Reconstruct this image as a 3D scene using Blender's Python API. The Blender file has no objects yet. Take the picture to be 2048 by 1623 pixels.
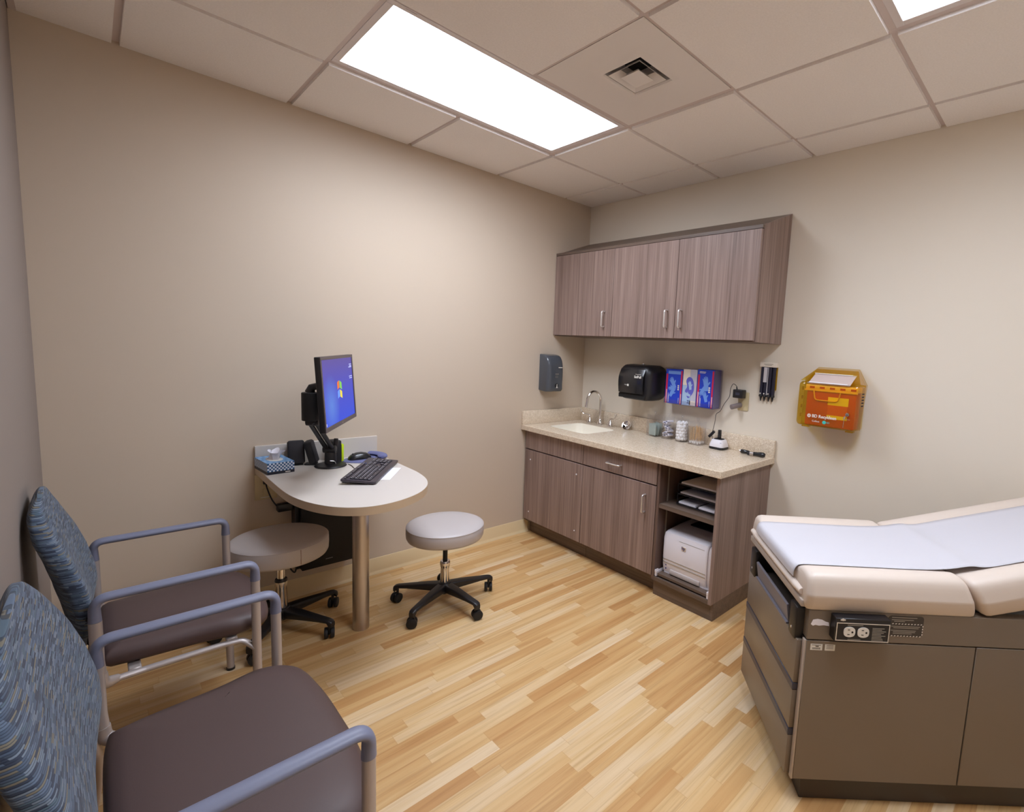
import bpy, bmesh, math, random
from mathutils import Vector, Matrix

random.seed(7)
SC = bpy.context.scene
COL = SC.collection
PI = math.pi
T = 0.6096            # ceiling module (2 ft)
H = 2.5757            # ceiling height
L = 2.9936            # room length along x
YB = -3.72            # wall behind the camera

# ------------------------------------------------------------------ helpers
def lin(v):
    v /= 255.0
    return v / 12.92 if v <= 0.04045 else ((v + 0.055) / 1.055) ** 2.4

def rgb(r, g, b):
    return (lin(r), lin(g), lin(b), 1.0)

class NB:
    """small node-graph builder"""
    def __init__(s, name):
        s.m = bpy.data.materials.new(name); s.m.use_nodes = True
        s.t = s.m.node_tree; s.t.nodes.clear()
        s.out = s.t.nodes.new('ShaderNodeOutputMaterial')
    def n(s, typ, props=None, **ins):
        nd = s.t.nodes.new(typ)
        for k, v in (props or {}).items(): setattr(nd, k, v)
        for k, v in ins.items():
            key = int(k[1:]) if k[0] == 'i' and k[1:].isdigit() else k.replace('_', ' ')
            s.set(nd.inputs[key], v)
        return nd
    def set(s, sock, v):
        if isinstance(v, bpy.types.NodeSocket): s.t.links.new(v, sock)
        elif isinstance(v, bpy.types.Node): s.t.links.new(v.outputs[0], sock)
        else: sock.default_value = v
    def math(s, op, a, b=0.0, c=0.0):
        return s.n('ShaderNodeMath', {'operation': op}, i0=a, i1=b, i2=c).outputs[0]
    def ramp(s, fac, stops, interp='LINEAR'):
        nd = s.n('ShaderNodeValToRGB', None, Fac=fac)
        cr = nd.color_ramp; cr.interpolation = interp
        while len(cr.elements) < len(stops): cr.elements.new(0.5)
        for e, (p, c) in zip(cr.elements, stops): e.position = p; e.color = c
        return nd.outputs[0]
    def mix(s, fac, a, b, mode='MIX'):
        nd = s.n('ShaderNodeMix', {'data_type': 'RGBA', 'blend_type': mode})
        s.set(nd.inputs[0], fac); s.set(nd.inputs[6], a); s.set(nd.inputs[7], b)
        return nd.outputs[2]
    def coord(s, which='Object'):
        return s.n('ShaderNodeTexCoord').outputs[which]
    def mapping(s, vec, scale=(1, 1, 1), loc=(0, 0, 0), rot=(0, 0, 0)):
        return s.n('ShaderNodeMapping', None, Vector=vec, Scale=scale, Location=loc, Rotation=rot).outputs[0]
    def bsdf(s, **k):
        nd = s.n('ShaderNodeBsdfPrincipled')
        names = dict(color='Base Color', rough='Roughness', metal='Metallic', spec='Specular IOR Level', trans='Transmission Weight',
                     ior='IOR', alpha='Alpha', coat='Coat Weight', coatr='Coat Roughness', normal='Normal', emc='Emission Color', ems='Emission Strength', sheen='Sheen Weight')
        for a, v in k.items(): s.set(nd.inputs[names[a]], v)
        s.t.links.new(nd.outputs[0], s.out.inputs[0])
        return s.m

def pm(name, c, rough=0.5, metal=0.0, **k):
    return NB(name).bsdf(color=rgb(*c), rough=rough, metal=metal, **k)

def emit(name, c, s):
    b = NB(name); e = b.n('ShaderNodeEmission', None, Color=c, Strength=s)
    b.t.links.new(e.outputs[0], b.out.inputs[0]); return b.m

def clear(name, tint, gloss=0.05, body=None, bodyw=0.0, ior=1.45):
    """thin see-through plastic: tinted transparency with a fresnel sheen, optionally a little milky body"""
    b = NB(name)
    tr = b.n('ShaderNodeBsdfTransparent', None, Color=tint)
    gl = b.n('ShaderNodeBsdfGlossy', None, Color=(1, 1, 1, 1), Roughness=gloss)
    base = tr.outputs[0]
    if body:
        df = b.n('ShaderNodeBsdfDiffuse', None, Color=body)
        mx = b.n('ShaderNodeMixShader', None, Fac=bodyw); b.t.links.new(tr.outputs[0], mx.inputs[1]); b.t.links.new(df.outputs[0], mx.inputs[2])
        base = mx.outputs[0]
    lw = b.n('ShaderNodeLayerWeight', None, Blend=.5)
    fac = b.math('ADD', .035, b.math('MULTIPLY', b.math('POWER', lw.outputs['Facing'], 3.5), .7))
    m2 = b.n('ShaderNodeMixShader', None, Fac=fac)
    b.t.links.new(base, m2.inputs[1]); b.t.links.new(gl.outputs[0], m2.inputs[2])
    b.t.links.new(m2.outputs[0], b.out.inputs[0])
    return b.m

WM, LOCAL = {}, {}

class MB:
    """collects shapes; build() links them as ONE mesh object"""
    def __init__(s): s.bm = bmesh.new()
    def merge(s, t, mi=0, M=None):
        if M is not None: bmesh.ops.transform(t, matrix=M, verts=t.verts)
        for f in t.faces: f.material_index = mi
        me = bpy.data.meshes.new('tmp'); t.to_mesh(me); t.free(); s.bm.from_mesh(me); bpy.data.meshes.remove(me)
        return s
    def box(s, lo, hi, bev=0.0, seg=2, mi=0, M=None):
        t = bmesh.new()
        lo, hi = [min(a, b) for a, b in zip(lo, hi)], [max(a, b) for a, b in zip(lo, hi)]
        bmesh.ops.create_cube(t, size=1)
        for v in t.verts:
            v.co = Vector([lo[i] + (v.co[i] + 0.5) * (hi[i] - lo[i]) for i in range(3)])
        if bev > 0:
            bmesh.ops.bevel(t, geom=list(t.edges), offset=bev, segments=seg, profile=0.5, affect='EDGES')
        return s.merge(t, mi, M)
    def cyl(s, p0, p1, r, r2=None, seg=24, bev=0.0, mi=0, M=None):
        r2 = r if r2 is None else r2
        p0, p1 = Vector(p0), Vector(p1); d = (p1 - p0)
        t = bmesh.new()
        bmesh.ops.create_cone(t, cap_ends=True, segments=seg, radius1=r, radius2=r2, depth=d.length)
        if bev > 0:
            es = [e for e in t.edges if len(e.link_faces) == 2 and any(len(f.verts) > 4 for f in e.link_faces)]
            bmesh.ops.bevel(t, geom=es, offset=bev, segments=2, profile=0.5, affect='EDGES')
        Q = Matrix.Translation((p0 + p1) / 2) @ d.to_track_quat('Z', 'Y').to_matrix().to_4x4()
        bmesh.ops.transform(t, matrix=Q, verts=t.verts)
        return s.merge(t, mi, M)
    def lathe(s, prof, c=(0, 0, 0), seg=40, mi=0, M=None):
        t = bmesh.new(); rings = []
        for r, z in prof:
            if r < 1e-6: rings.append([t.verts.new((0, 0, z))])
            else: rings.append([t.verts.new((r * math.cos(2 * PI * k / seg), r * math.sin(2 * PI * k / seg), z)) for k in range(seg)])
        for a, b in zip(rings, rings[1:]):
            for k in range(seg):
                q = [a[k % len(a)], a[(k + 1) % len(a)], b[(k + 1) % len(b)], b[k % len(b)]]
                u = []
                for v in q:
                    if v not in u: u.append(v)
                if len(u) > 2: t.faces.new(u)
        for rg in (rings[0], rings[-1]):
            if len(rg) > 1: t.faces.new(rg)
        bmesh.ops.recalc_face_normals(t, faces=t.faces)
        bmesh.ops.translate(t, vec=Vector(c), verts=t.verts)
        return s.merge(t, mi, M)
    def tube(s, pts, r, seg=14, mi=0, r2=None, up=(0, 0, 1), M=None):
        """sweep along pts; r horizontal-ish radius (number or list), r2 the other radius; rounded ends"""
        pts = [Vector(p) for p in pts]; n = len(pts)
        R = list(r) if isinstance(r, (list, tuple)) else [r] * n
        R2 = [x for x in R] if r2 is None else (list(r2) if isinstance(r2, (list, tuple)) else [r2] * n)
        t = bmesh.new(); rings = []; up = Vector(up); prev = None
        for i, p in enumerate(pts):
            d = ((pts[i + 1] - p).normalized() if i < n - 1 else Vector()) + ((p - pts[i - 1]).normalized() if i > 0 else Vector())
            d.normalize()
            if prev is None:
                a = up.cross(d)
                if a.length < 1e-3: a = Vector((1, 0, 0)).cross(d)
                if a.length < 1e-3: a = Vector((0, 1, 0)).cross(d)
            else:
                a = prev - d * prev.dot(d)
            a.normalize(); prev = a; b = d.cross(a)
            rings.append([t.verts.new(p + a * R[i] * math.cos(2 * PI * k / seg) + b * R2[i] * math.sin(2 * PI * k / seg)) for k in range(seg)])
        for a, b in zip(rings, rings[1:]):
            for k in range(seg): t.faces.new((a[k], a[(k + 1) % seg], b[(k + 1) % seg], b[k]))
        t.faces.new(rings[0]); t.faces.new(rings[-1])
        bmesh.ops.recalc_face_normals(t, faces=t.faces)
        return s.merge(t, mi, M)
    def prism(s, poly, z0, z1, bev=0.0, mi=0, M=None, seg=2):
        """poly in local xy extruded z0..z1"""
        t = bmesh.new()
        f = t.faces.new([t.verts.new((x, y, z0)) for x, y in poly])
        e = bmesh.ops.extrude_face_region(t, geom=[f])
        bmesh.ops.translate(t, vec=(0, 0, z1 - z0), verts=[v for v in e['geom'] if isinstance(v, bmesh.types.BMVert)])
        bmesh.ops.recalc_face_normals(t, faces=t.faces)
        if bev > 0:
            es = [x for x in t.edges if any(len(f.verts) == len(poly) and abs(f.normal.z) > .9 for f in x.link_faces)]
            bmesh.ops.bevel(t, geom=es, offset=bev, segments=seg, profile=0.5, affect='EDGES')
        return s.merge(t, mi, M)
    def ball(s, c, r, sc=(1, 1, 1), u=20, v=12, mi=0, M=None):
        t = bmesh.new(); bmesh.ops.create_uvsphere(t, u_segments=u, v_segments=v, radius=r)
        bmesh.ops.scale(t, vec=sc, verts=t.verts)
        if M is not None: bmesh.ops.transform(t, matrix=M, verts=t.verts)
        bmesh.ops.translate(t, vec=Vector(c), verts=t.verts)
        return s.merge(t, mi)
    def loft(s, rings, mi=0, M=None, cap=True, closed=True):
        t = bmesh.new(); rr = [[t.verts.new(p) for p in r] for r in rings]; n = len(rr[0])
        for a, b in zip(rr, rr[1:]):
            for k in range(n if closed else n - 1): t.faces.new((a[k], a[(k + 1) % n], b[(k + 1) % n], b[k]))
        if cap and closed: t.faces.new(rr[0]); t.faces.new(rr[-1])
        bmesh.ops.recalc_face_normals(t, faces=t.faces)
        return s.merge(t, mi, M)
    def mesh(s, verts, faces, mi=0, M=None):
        t = bmesh.new(); vs = [t.verts.new(v) for v in verts]
        for f in faces: t.faces.new([vs[i] for i in f])
        bmesh.ops.recalc_face_normals(t, faces=t.faces)
        return s.merge(t, mi, M)
    def build(s, name, mats, parent=None, smooth=40, base=None):
        """parent: a thing or a part. Without a parent the object is a top-level thing with its origin at base."""
        if parent is not None:
            if not LOCAL[parent]: bmesh.ops.transform(s.bm, matrix=WM[parent].inverted(), verts=s.bm.verts)
        elif base is not None:
            bmesh.ops.translate(s.bm, vec=-Vector(base), verts=s.bm.verts)
        me = bpy.data.meshes.new(name); s.bm.to_mesh(me); s.bm.free()
        for m in (mats if isinstance(mats, (list, tuple)) else [mats]): me.materials.append(m)
        if smooth:
            for p in me.polygons: p.use_smooth = True
            me.set_sharp_from_angle(angle=math.radians(smooth))
        o = bpy.data.objects.new(name, me); COL.objects.link(o)
        if parent is not None:
            o.parent = parent; WM[o] = WM[parent]; LOCAL[o] = LOCAL[parent]
        else:
            if base is not None: o.location = base
            WM[o] = Matrix.Translation(base or (0, 0, 0)); LOCAL[o] = False
        return o

def tag(o, label=None, cat=None, group=None, kind=None):
    if label: o['label'] = label
    if cat: o['category'] = cat
    if group: o['group'] = group
    if kind: o['kind'] = kind
    return o

def thing(name, label, cat, loc=(0, 0, 0), rz=0.0, group=None, local=False):
    o = bpy.data.objects.new(name, None); COL.objects.link(o)
    o.empty_display_size = 0.1
    o.location = loc; o.rotation_euler = (0, 0, rz)
    WM[o] = Matrix.Translation(loc) @ Matrix.Rotation(rz, 4, 'Z'); LOCAL[o] = local
    return tag(o, label, cat, group)

def dup(root, loc, rz, label, group=None):
    """copy of a thing with its parts and sub-parts"""
    r = root.copy(); COL.objects.link(r); r.location = loc; r.rotation_euler = (0, 0, rz); r['label'] = label
    if group: r['group'] = group
    for ch in list(root.children):
        c = ch.copy(); COL.objects.link(c); c.parent = r
        for g in ch.children:
            d = g.copy(); COL.objects.link(d); d.parent = c
    return r

def struct(o):
    o['kind'] = 'structure'; return o

def frame(o, x, y):
    """matrix whose local xy plane is spanned by x, y at o (z = outwards)"""
    x, y = Vector(x).normalized(), Vector(y).normalized(); z = x.cross(y)
    return Matrix(((x[0], y[0], z[0], o[0]), (x[1], y[1], z[1], o[1]), (x[2], y[2], z[2], o[2]), (0, 0, 0, 1)))

def text_mb(body, size, M, align='LEFT', ext=0.0002, mb=None, bold=0.0, mi=0):
    cu = bpy.data.curves.new('t', 'FONT'); cu.body = body; cu.size = size; cu.extrude = ext; cu.align_x = align; cu.align_y = 'CENTER'; cu.offset = bold
    cu.resolution_u = 3
    o = bpy.data.objects.new('t', cu)
    me = bpy.data.meshes.new_from_object(o)
    mb = mb or MB(); t = bmesh.new(); t.from_mesh(me); mb.merge(t, mi, M)
    bpy.data.objects.remove(o); bpy.data.curves.remove(cu); bpy.data.meshes.remove(me)
    return mb

def fillet(pts, r, n=6):
    """polyline with rounded corners"""
    pts = [Vector(p) for p in pts]; out = [pts[0]]
    rs = r if isinstance(r, (list, tuple)) else [r] * (len(pts) - 2)
    for i in range(1, len(pts) - 1):
        a, b, c = pts[i - 1], pts[i], pts[i + 1]; rr = rs[i - 1]
        u, v = (a - b).normalized(), (c - b).normalized()
        ang = u.angle(v)
        d = min(rr / math.tan(ang / 2), (a - b).length * .49, (c - b).length * .49)
        p0, p1 = b + u * d, b + v * d
        for k in range(n + 1):
            t = k / n
            out.append((1 - t) ** 2 * p0 + 2 * t * (1 - t) * b + t * t * p1)
    out.append(pts[-1]); return out

def rrect(x0, y0, x1, y1, r, n=6):
    out = []
    for cx, cy, a0 in ((x1 - r, y1 - r, 0), (x0 + r, y1 - r, 90), (x0 + r, y0 + r, 180), (x1 - r, y0 + r, 270)):
        for k in range(n + 1):
            a = math.radians(a0 + 90 * k / n); out.append((cx + r * math.cos(a), cy + r * math.sin(a)))
    return out

def smooth_closed(pts, n=6):
    """Catmull-Rom through points (closed), 2-D"""
    out = []; m = len(pts)
    for i in range(m):
        p0, p1, p2, p3 = [Vector(pts[(i + k - 1) % m]) for k in range(4)]
        for k in range(n):
            t = k / n
            out.append(tuple(.5 * ((2 * p1) + (p2 - p0) * t + (2 * p0 - 5 * p1 + 4 * p2 - p3) * t * t + (3 * p1 - p0 - 3 * p2 + p3) * t ** 3)))
    return out

def smooth_open(pts, n=8):
    pts = [Vector(p) for p in pts]; out = []; m = len(pts)
    for i in range(m - 1):
        p0, p1, p2, p3 = pts[max(i - 1, 0)], pts[i], pts[i + 1], pts[min(i + 2, m - 1)]
        for k in range(n):
            t = k / n
            out.append(.5 * ((2 * p1) + (p2 - p0) * t + (2 * p0 - 5 * p1 + 4 * p2 - p3) * t * t + (3 * p1 - p0 - 3 * p2 + p3) * t ** 3))
    out.append(pts[-1]); return out

# ------------------------------------------------------------------ materials
def paint(name, c, rough=0.55):
    b = NB(name); v = b.coord('Object')
    n1 = b.n('ShaderNodeTexNoise', None, Vector=v, Scale=220.0, Detail=2.0)
    bp = b.n('ShaderNodeBump', None, Strength=0.06, Distance=0.002, Height=n1.outputs[0])
    return b.bsdf(color=rgb(*c), rough=rough, normal=bp.outputs[0], spec=0.35)

def laminate(name, c0, c1, axis=2, scale=1.0, rough=0.42):
    """wood-look laminate with straight grain along one axis"""
    b = NB(name); v = b.coord('Object')
    oi = b.n('ShaderNodeObjectInfo')
    sh = b.math('MULTIPLY', oi.outputs['Random'], 7.0)
    add = b.n('ShaderNodeVectorMath', {'operation': 'ADD'}); b.set(add.inputs[0], v)
    cmb = b.n('ShaderNodeCombineXYZ', None, X=sh, Y=sh, Z=sh); b.set(add.inputs[1], cmb.outputs[0])
    def sc(a, l):
        s = [a * scale] * 3; s[axis] = l * scale; return tuple(s)
    f1 = b.n('ShaderNodeTexNoise', None, Vector=b.mapping(add.outputs[0], sc(90, 1.6)), Scale=1.0, Detail=4.0, Roughness=0.6)
    f2 = b.n('ShaderNodeTexNoise', None, Vector=b.mapping(add.outputs[0], sc(26, .7)), Scale=1.0, Detail=2.0)
    f3 = b.n('ShaderNodeTexNoise', None, Vector=b.mapping(add.outputs[0], sc(260, 5)), Scale=1.0, Detail=2.0)
    m = b.math('ADD', b.math('MULTIPLY', f1.outputs[0], .55), b.math('ADD', b.math('MULTIPLY', f2.outputs[0], .45), b.math('MULTIPLY', f3.outputs[0], .22)))
    col = b.ramp(m, [(0.42, rgb(*c0)), (0.58, rgb(*[(a * .45 + d * .55) for a, d in zip(c0, c1)])), (0.76, rgb(*c1))])
    return b.bsdf(color=col, rough=rough, spec=0.4)

def floor_mat():
    b = NB('maple plank vinyl'); v = b.coord('Object')
    sep = b.n('ShaderNodeSeparateXYZ', None, Vector=v)
    w, ln = 0.053, 0.44
    yr = b.math('DIVIDE', sep.outputs[1], w); row = b.math('FLOOR', yr)
    r1 = b.n('ShaderNodeTexWhiteNoise', {'noise_dimensions': '1D'}, W=row).outputs[0]
    xr = b.math('ADD', b.math('DIVIDE', sep.outputs[0], ln), b.math('MULTIPLY', r1, 9.0)); cell = b.math('FLOOR', xr)
    cv = b.n('ShaderNodeCombineXYZ', None, X=cell, Y=row)
    wn = b.n('ShaderNodeTexWhiteNoise', {'noise_dimensions': '2D'}, Vector=cv.outputs[0])
    off = b.n('ShaderNodeVectorMath', {'operation': 'SCALE'}, Vector=wn.outputs[1], Scale=8.0)
    add = b.n('ShaderNodeVectorMath', {'operation': 'ADD'}, i0=v, i1=off.outputs[0])
    g1 = b.n('ShaderNodeTexNoise', None, Vector=b.mapping(add.outputs[0], (1.9, 62, 1)), Scale=1.0, Detail=5.0, Roughness=0.6, Distortion=0.6)
    g2 = b.n('ShaderNodeTexNoise', None, Vector=b.mapping(add.outputs[0], (1.0, 15, 1)), Scale=1.0, Detail=2.0, Distortion=1.2)
    tone = b.math('ADD', b.math('MULTIPLY', wn.outputs[0], .72), b.math('MULTIPLY', b.math('SUBTRACT', g2.outputs[0], .5), .75))
    base = b.ramp(tone, [(0.0, rgb(190, 144, 92)), (.24, rgb(204, 164, 111)), (.5, rgb(214, 181, 132)), (.74, rgb(221, 196, 160)), (1.0, rgb(227, 212, 192))])
    gr = b.ramp(g1.outputs[0], [(.28, (.66, .54, .42, 1)), (.50, (1, .98, .95, 1)), (.75, (1.06, 1.06, 1.07, 1))])
    col = b.mix(.62, base, gr, 'MULTIPLY')
    fy = b.math('FRACT', yr); fx = b.math('FRACT', xr)
    ey = b.math('LESS_THAN', b.math('ABSOLUTE', b.math('SUBTRACT', fy, .5)), .484)
    ex = b.math('LESS_THAN', b.math('ABSOLUTE', b.math('SUBTRACT', fx, .5)), .4975)
    e = b.math('MULTIPLY', ex, ey)
    col = b.mix(b.math('MULTIPLY', b.math('SUBTRACT', 1.0, e), .28), col, rgb(170, 118, 62))
    return b.bsdf(color=col, rough=0.4, spec=0.35)

def speckle(name):
    b = NB(name); v = b.coord('Object')
    n0 = b.n('ShaderNodeTexNoise', None, Vector=v, Scale=55.0, Detail=4.0)
    base = b.ramp(n0.outputs[0], [(.3, rgb(210, 192, 168)), (.7, rgb(226, 210, 188))])
    v1 = b.n('ShaderNodeTexVoronoi', None, Vector=v, Scale=165.0); r1 = b.n('ShaderNodeSeparateColor', None, Color=v1.outputs['Color'])
    big = b.math('MULTIPLY', b.math('LESS_THAN', v1.outputs['Distance'], .42), b.math('GREATER_THAN', r1.outputs[0], .74))
    v2 = b.n('ShaderNodeTexVoronoi', None, Vector=v, Scale=260.0); r2 = b.n('ShaderNodeSeparateColor', None, Color=v2.outputs['Color'])
    sm = b.math('MULTIPLY', b.math('LESS_THAN', v2.outputs['Distance'], .45), b.math('GREATER_THAN', r2.outputs[1], .72))
    c1 = b.mix(b.math('MULTIPLY', sm, .75), base, rgb(176, 150, 122))
    c2 = b.mix(b.math('MULTIPLY', big, .8), c1, rgb(240, 230, 214))
    return b.bsdf(color=c2, rough=0.24, spec=0.5)

def fabric():
    b = NB('woven dash upholstery'); uv = b.coord('UV')
    sep = b.n('ShaderNodeSeparateXYZ', None, Vector=uv)
    wob = b.n('ShaderNodeTexNoise', None, Vector=uv, Scale=9.0, Detail=0.0)
    vv = b.math('ADD', sep.outputs[1], b.math('MULTIPLY', wob.outputs[0], .006))
    yr = b.math('DIVIDE', vv, .0036); row = b.math('FLOOR', yr)
    r1 = b.n('ShaderNodeTexWhiteNoise', {'noise_dimensions': '1D'}, W=row).outputs[0]
    xr = b.math('ADD', b.math('DIVIDE', sep.outputs[0], .030), b.math('MULTIPLY', r1, 9.0)); cell = b.math('FLOOR', xr)
    wn = b.n('ShaderNodeTexWhiteNoise', {'noise_dimensions': '2D'}, Vector=b.n('ShaderNodeCombineXYZ', None, X=cell, Y=row).outputs[0])
    col = b.ramp(wn.outputs[0], [(0, rgb(58, 66, 83)), (.16, rgb(80, 94, 114)), (.40, rgb(97, 112, 133)), (.58, rgb(86, 104, 119)), (.72, rgb(116, 129, 144)), (.85, rgb(120, 115, 102)), (.93, rgb(68, 79, 95))], 'CONSTANT')
    fy = b.math('ABSOLUTE', b.math('SUBTRACT', b.math('FRACT', yr), .5))
    gap = b.math('GREATER_THAN', fy, .36)
    col = b.mix(b.math('MULTIPLY', gap, .75), col, rgb(44, 54, 70))
    bp = b.n('ShaderNodeBump', None, Strength=0.35, Distance=0.002, Height=b.math('SUBTRACT', .5, fy))
    return b.bsdf(color=col, rough=0.85, normal=bp.outputs[0], spec=0.2, sheen=0.15)

def vinyl(name, c, rough=0.45):
    b = NB(name); v = b.coord('Object')
    n1 = b.n('ShaderNodeTexNoise', None, Vector=v, Scale=420.0, Detail=2.0)
    bp = b.n('ShaderNodeBump', None, Strength=0.10, Distance=0.001, Height=n1.outputs[0])
    return b.bsdf(color=rgb(*c), rough=rough, normal=bp.outputs[0], spec=0.4)

def ceil_mat():
    b = NB('mineral ceiling tile'); v = b.coord('Object')
    n1 = b.n('ShaderNodeTexNoise', None, Vector=v, Scale=160.0, Detail=3.0)
    bp = b.n('ShaderNodeBump', None, Strength=0.12, Distance=0.003, Height=n1.outputs[0])
    return b.bsdf(color=b.ramp(n1.outputs[0], [(.3, rgb(238, 233, 230)), (.7, rgb(244, 239, 236))]), rough=0.9, normal=bp.outputs[0], spec=0.1)

def screen_mat():
    b = NB('lit desktop screen'); uv = b.coord('UV')
    sep = b.n('ShaderNodeSeparateXYZ', None, Vector=uv)
    base = b.ramp(sep.outputs[1], [(0, rgb(62, 80, 196)), (.45, rgb(76, 80, 184)), (1, rgb(96, 84, 148))])
    dx = b.math('SUBTRACT', sep.outputs[0], .22); dy = b.math('SUBTRACT', sep.outputs[1], .30)
    d = b.math('SQRT', b.math('ADD', b.math('POWER', b.math('MULTIPLY', dx, 2.4), 2.0), b.math('POWER', b.math('MULTIPLY', dy, 1.3), 2.0)))
    g = b.math('SUBTRACT', 1.0, b.math('MINIMUM', b.math('DIVIDE', d, .62), 1.0))
    col = b.mix(b.math('MULTIPLY', g, .8), base, rgb(96, 132, 204))
    e = b.n('ShaderNodeEmission', None, Color=col, Strength=1.0)
    gl = b.n('ShaderNodeBsdfGlossy', None, Color=(1, 1, 1, 1), Roughness=.25)
    mx = b.n('ShaderNodeMixShader', None, Fac=.03); b.t.links.new(e.outputs[0], mx.inputs[1]); b.t.links.new(gl.outputs[0], mx.inputs[2])
    b.t.links.new(mx.outputs[0], b.out.inputs[0]); return b.m

def checks(name, c0, c1, sx, sy):
    b = NB(name); uv = b.coord('UV')
    ck = b.n('ShaderNodeTexChecker', None, Vector=b.mapping(uv, (sx, sy, 1)), Color1=rgb(*c0), Color2=rgb(*c1), Scale=1.0)
    return b.bsdf(color=ck.outputs[0], rough=.6)

def brushed(name, c, rough=.35):
    b = NB(name); v = b.coord('Object')
    n1 = b.n('ShaderNodeTexNoise', None, Vector=b.mapping(v, (300, 300, 4)), Scale=1.0, Detail=2.0)
    r = b.math('ADD', rough - .08, b.math('MULTIPLY', n1.outputs[0], .16))
    return b.bsdf(color=rgb(*c), metal=1.0, rough=r)

M = {}
M['wall_tan'] = paint('tan wall paint', (203, 187, 168))
M['wall_cream'] = paint('cream wall paint', (226, 216, 200))
M['wall_shaded'] = paint('wall paint with shade painted in', (144, 133, 126))  # light falloff and vignette at the left, painted in as a darker wall colour
M['floor'] = floor_mat()
M['tile'] = ceil_mat()
M['grid'] = pm('painted ceiling grid', (208, 194, 190), .5)
M['fixture'] = pm('white enamel fixture', (222, 214, 214), .4)
def lens_mat():
    b = NB('lit prismatic lens')
    lw = b.n('ShaderNodeLayerWeight', None, Blend=.5)
    cosv = b.math('SUBTRACT', 1.0, lw.outputs['Facing'])
    st = b.math('MULTIPLY', b.math('ADD', .16, b.math('MULTIPLY', b.math('POWER', cosv, .65), .88)), 15.0)
    e = b.n('ShaderNodeEmission', None, Color=(.905, .98, 1.12, 1), Strength=st)
    b.t.links.new(e.outputs[0], b.out.inputs[0]); return b.m
M['lens'] = lens_mat()
M['register'] = pm('white register metal', (232, 226, 222), .5)
M['dark'] = pm('dark void', (18, 16, 16), .8)
M['base'] = pm('cream vinyl cove base', (226, 204, 162), .45)
M['lam'] = laminate('grey brown woodgrain laminate', (112, 92, 84), (160, 137, 127))
M['lam_dark'] = laminate('dark woodgrain edge', (86, 72, 63), (118, 100, 88), axis=1)
M['lam_in'] = laminate('cabinet inside woodgrain', (84, 66, 60), (116, 94, 84))
M['counter'] = speckle('speckled solid surface')
M['sink'] = pm('white sink', (246, 240, 226), .2)
M['chrome'] = pm('chrome', (226, 222, 220), .08, 1.0)
M['nickel'] = pm('satin nickel', (232, 228, 226), .34, .85)
M['steel'] = brushed('brushed steel', (196, 188, 184), .36)
M['silver'] = pm('silver painted tube', (176, 166, 162), .36, .3)
M['arm'] = pm('grey blue armrest plastic', (120, 124, 146), .42)
M['fabric'] = fabric()
M['brown'] = vinyl('brown vinyl', (82, 65, 63), .48)
M['taupe'] = vinyl('taupe vinyl', (188, 181, 180), .36)
M['taupe_b'] = vinyl('warm taupe vinyl', (146, 126, 116), .42)
M['bone'] = vinyl('bone vinyl', (212, 198, 186), .38)
M['black'] = pm('black plastic', (26, 24, 27), .4)
M['blackm'] = pm('matte black plastic', (24, 22, 24), .62)
M['gloss'] = pm('smoked glossy plastic', (30, 30, 33), .26, coat=.2)
M['desk'] = pm('beige laminate', (206, 198, 190), .35)
M['desk_edge'] = pm('beige edge band', (200, 178, 150), .45)
M['paper'] = pm('white paper', (240, 238, 246), .75)
M['sheet'] = pm('exam paper', (197, 195, 201), .7)
M['white'] = pm('white plastic', (226, 222, 228), .35)
M['whiteg'] = pm('light grey plastic', (206, 202, 206), .4)
M['body'] = pm('taupe table cabinet', (120, 107, 93), .34)
M['body_d'] = pm('dark table base', (64, 56, 50), .45)
M['pull'] = pm('dark slate pull strip', (58, 58, 72), .35)
M['slate'] = pm('slate step panel', (114, 112, 122), .4)
M['edge'] = pm('light edge trim', (172, 158, 146), .4)
M['ivory'] = pm('ivory wall plate', (206, 190, 150), .4)
M['label_w'] = pm('white print', (226, 222, 214), .6)
M['label_g'] = pm('grey print', (150, 142, 130), .6)
M['amber'] = clear('amber clear plastic', (.95, .80, .22, 1), .06, (.60, .44, .05, 1), .13)
M['clear'] = clear('clear acrylic', (.965, .965, .972, 1), .05)
M['smoke'] = clear('clear acrylic tint', (.93, .92, .95, 1), .05)
M['red'] = pm('red sharps plastic', (196, 38, 16), .4)
M['orange'] = pm('orange plastic', (250, 190, 110), .4)
M['yellow'] = pm('yellow label', (246, 214, 20), .5)
M['mauve'] = pm('white tray plastic', (204, 184, 178), .45)
M['bluebox'] = pm('blue carton', (20, 62, 196), .5)
M['redstripe'] = pm('red carton stripe', (206, 34, 66), .5)
M['glove'] = pm('light blue glove print', (110, 152, 228), .5)
M['gloved'] = pm('violet blue glove print', (96, 98, 200), .5)
M['greybox'] = pm('pale grey carton', (190, 190, 206), .55)
M['palebox'] = pm('pale blue carton print', (168, 196, 228), .55)
M['cream_print'] = pm('cream carton print', (232, 222, 208), .55)
M['violet'] = pm('violet carton side', (82, 80, 150), .5)
M['pad'] = pm('slate blue mat', (104, 108, 150), .7)
M['hi'] = pm('fluorescent yellow', (206, 232, 20), .5)
M['keys'] = pm('charcoal keys', (46, 42, 50), .45)
M['kbd'] = pm('dark grey keyboard case', (58, 52, 60), .35)
M['tissue_top'] = checks('tissue box top print', (128, 166, 204), (96, 140, 186), 9, 5)
M['tissue_side'] = checks('tissue box side print', (216, 226, 240), (40, 88, 138), 15, 5)
M['tissue_navy'] = pm('navy carton', (24, 26, 42), .5)
M['screen'] = screen_mat()
M['bezel'] = pm('dark grey bezel', (74, 64, 68), .35)
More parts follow.
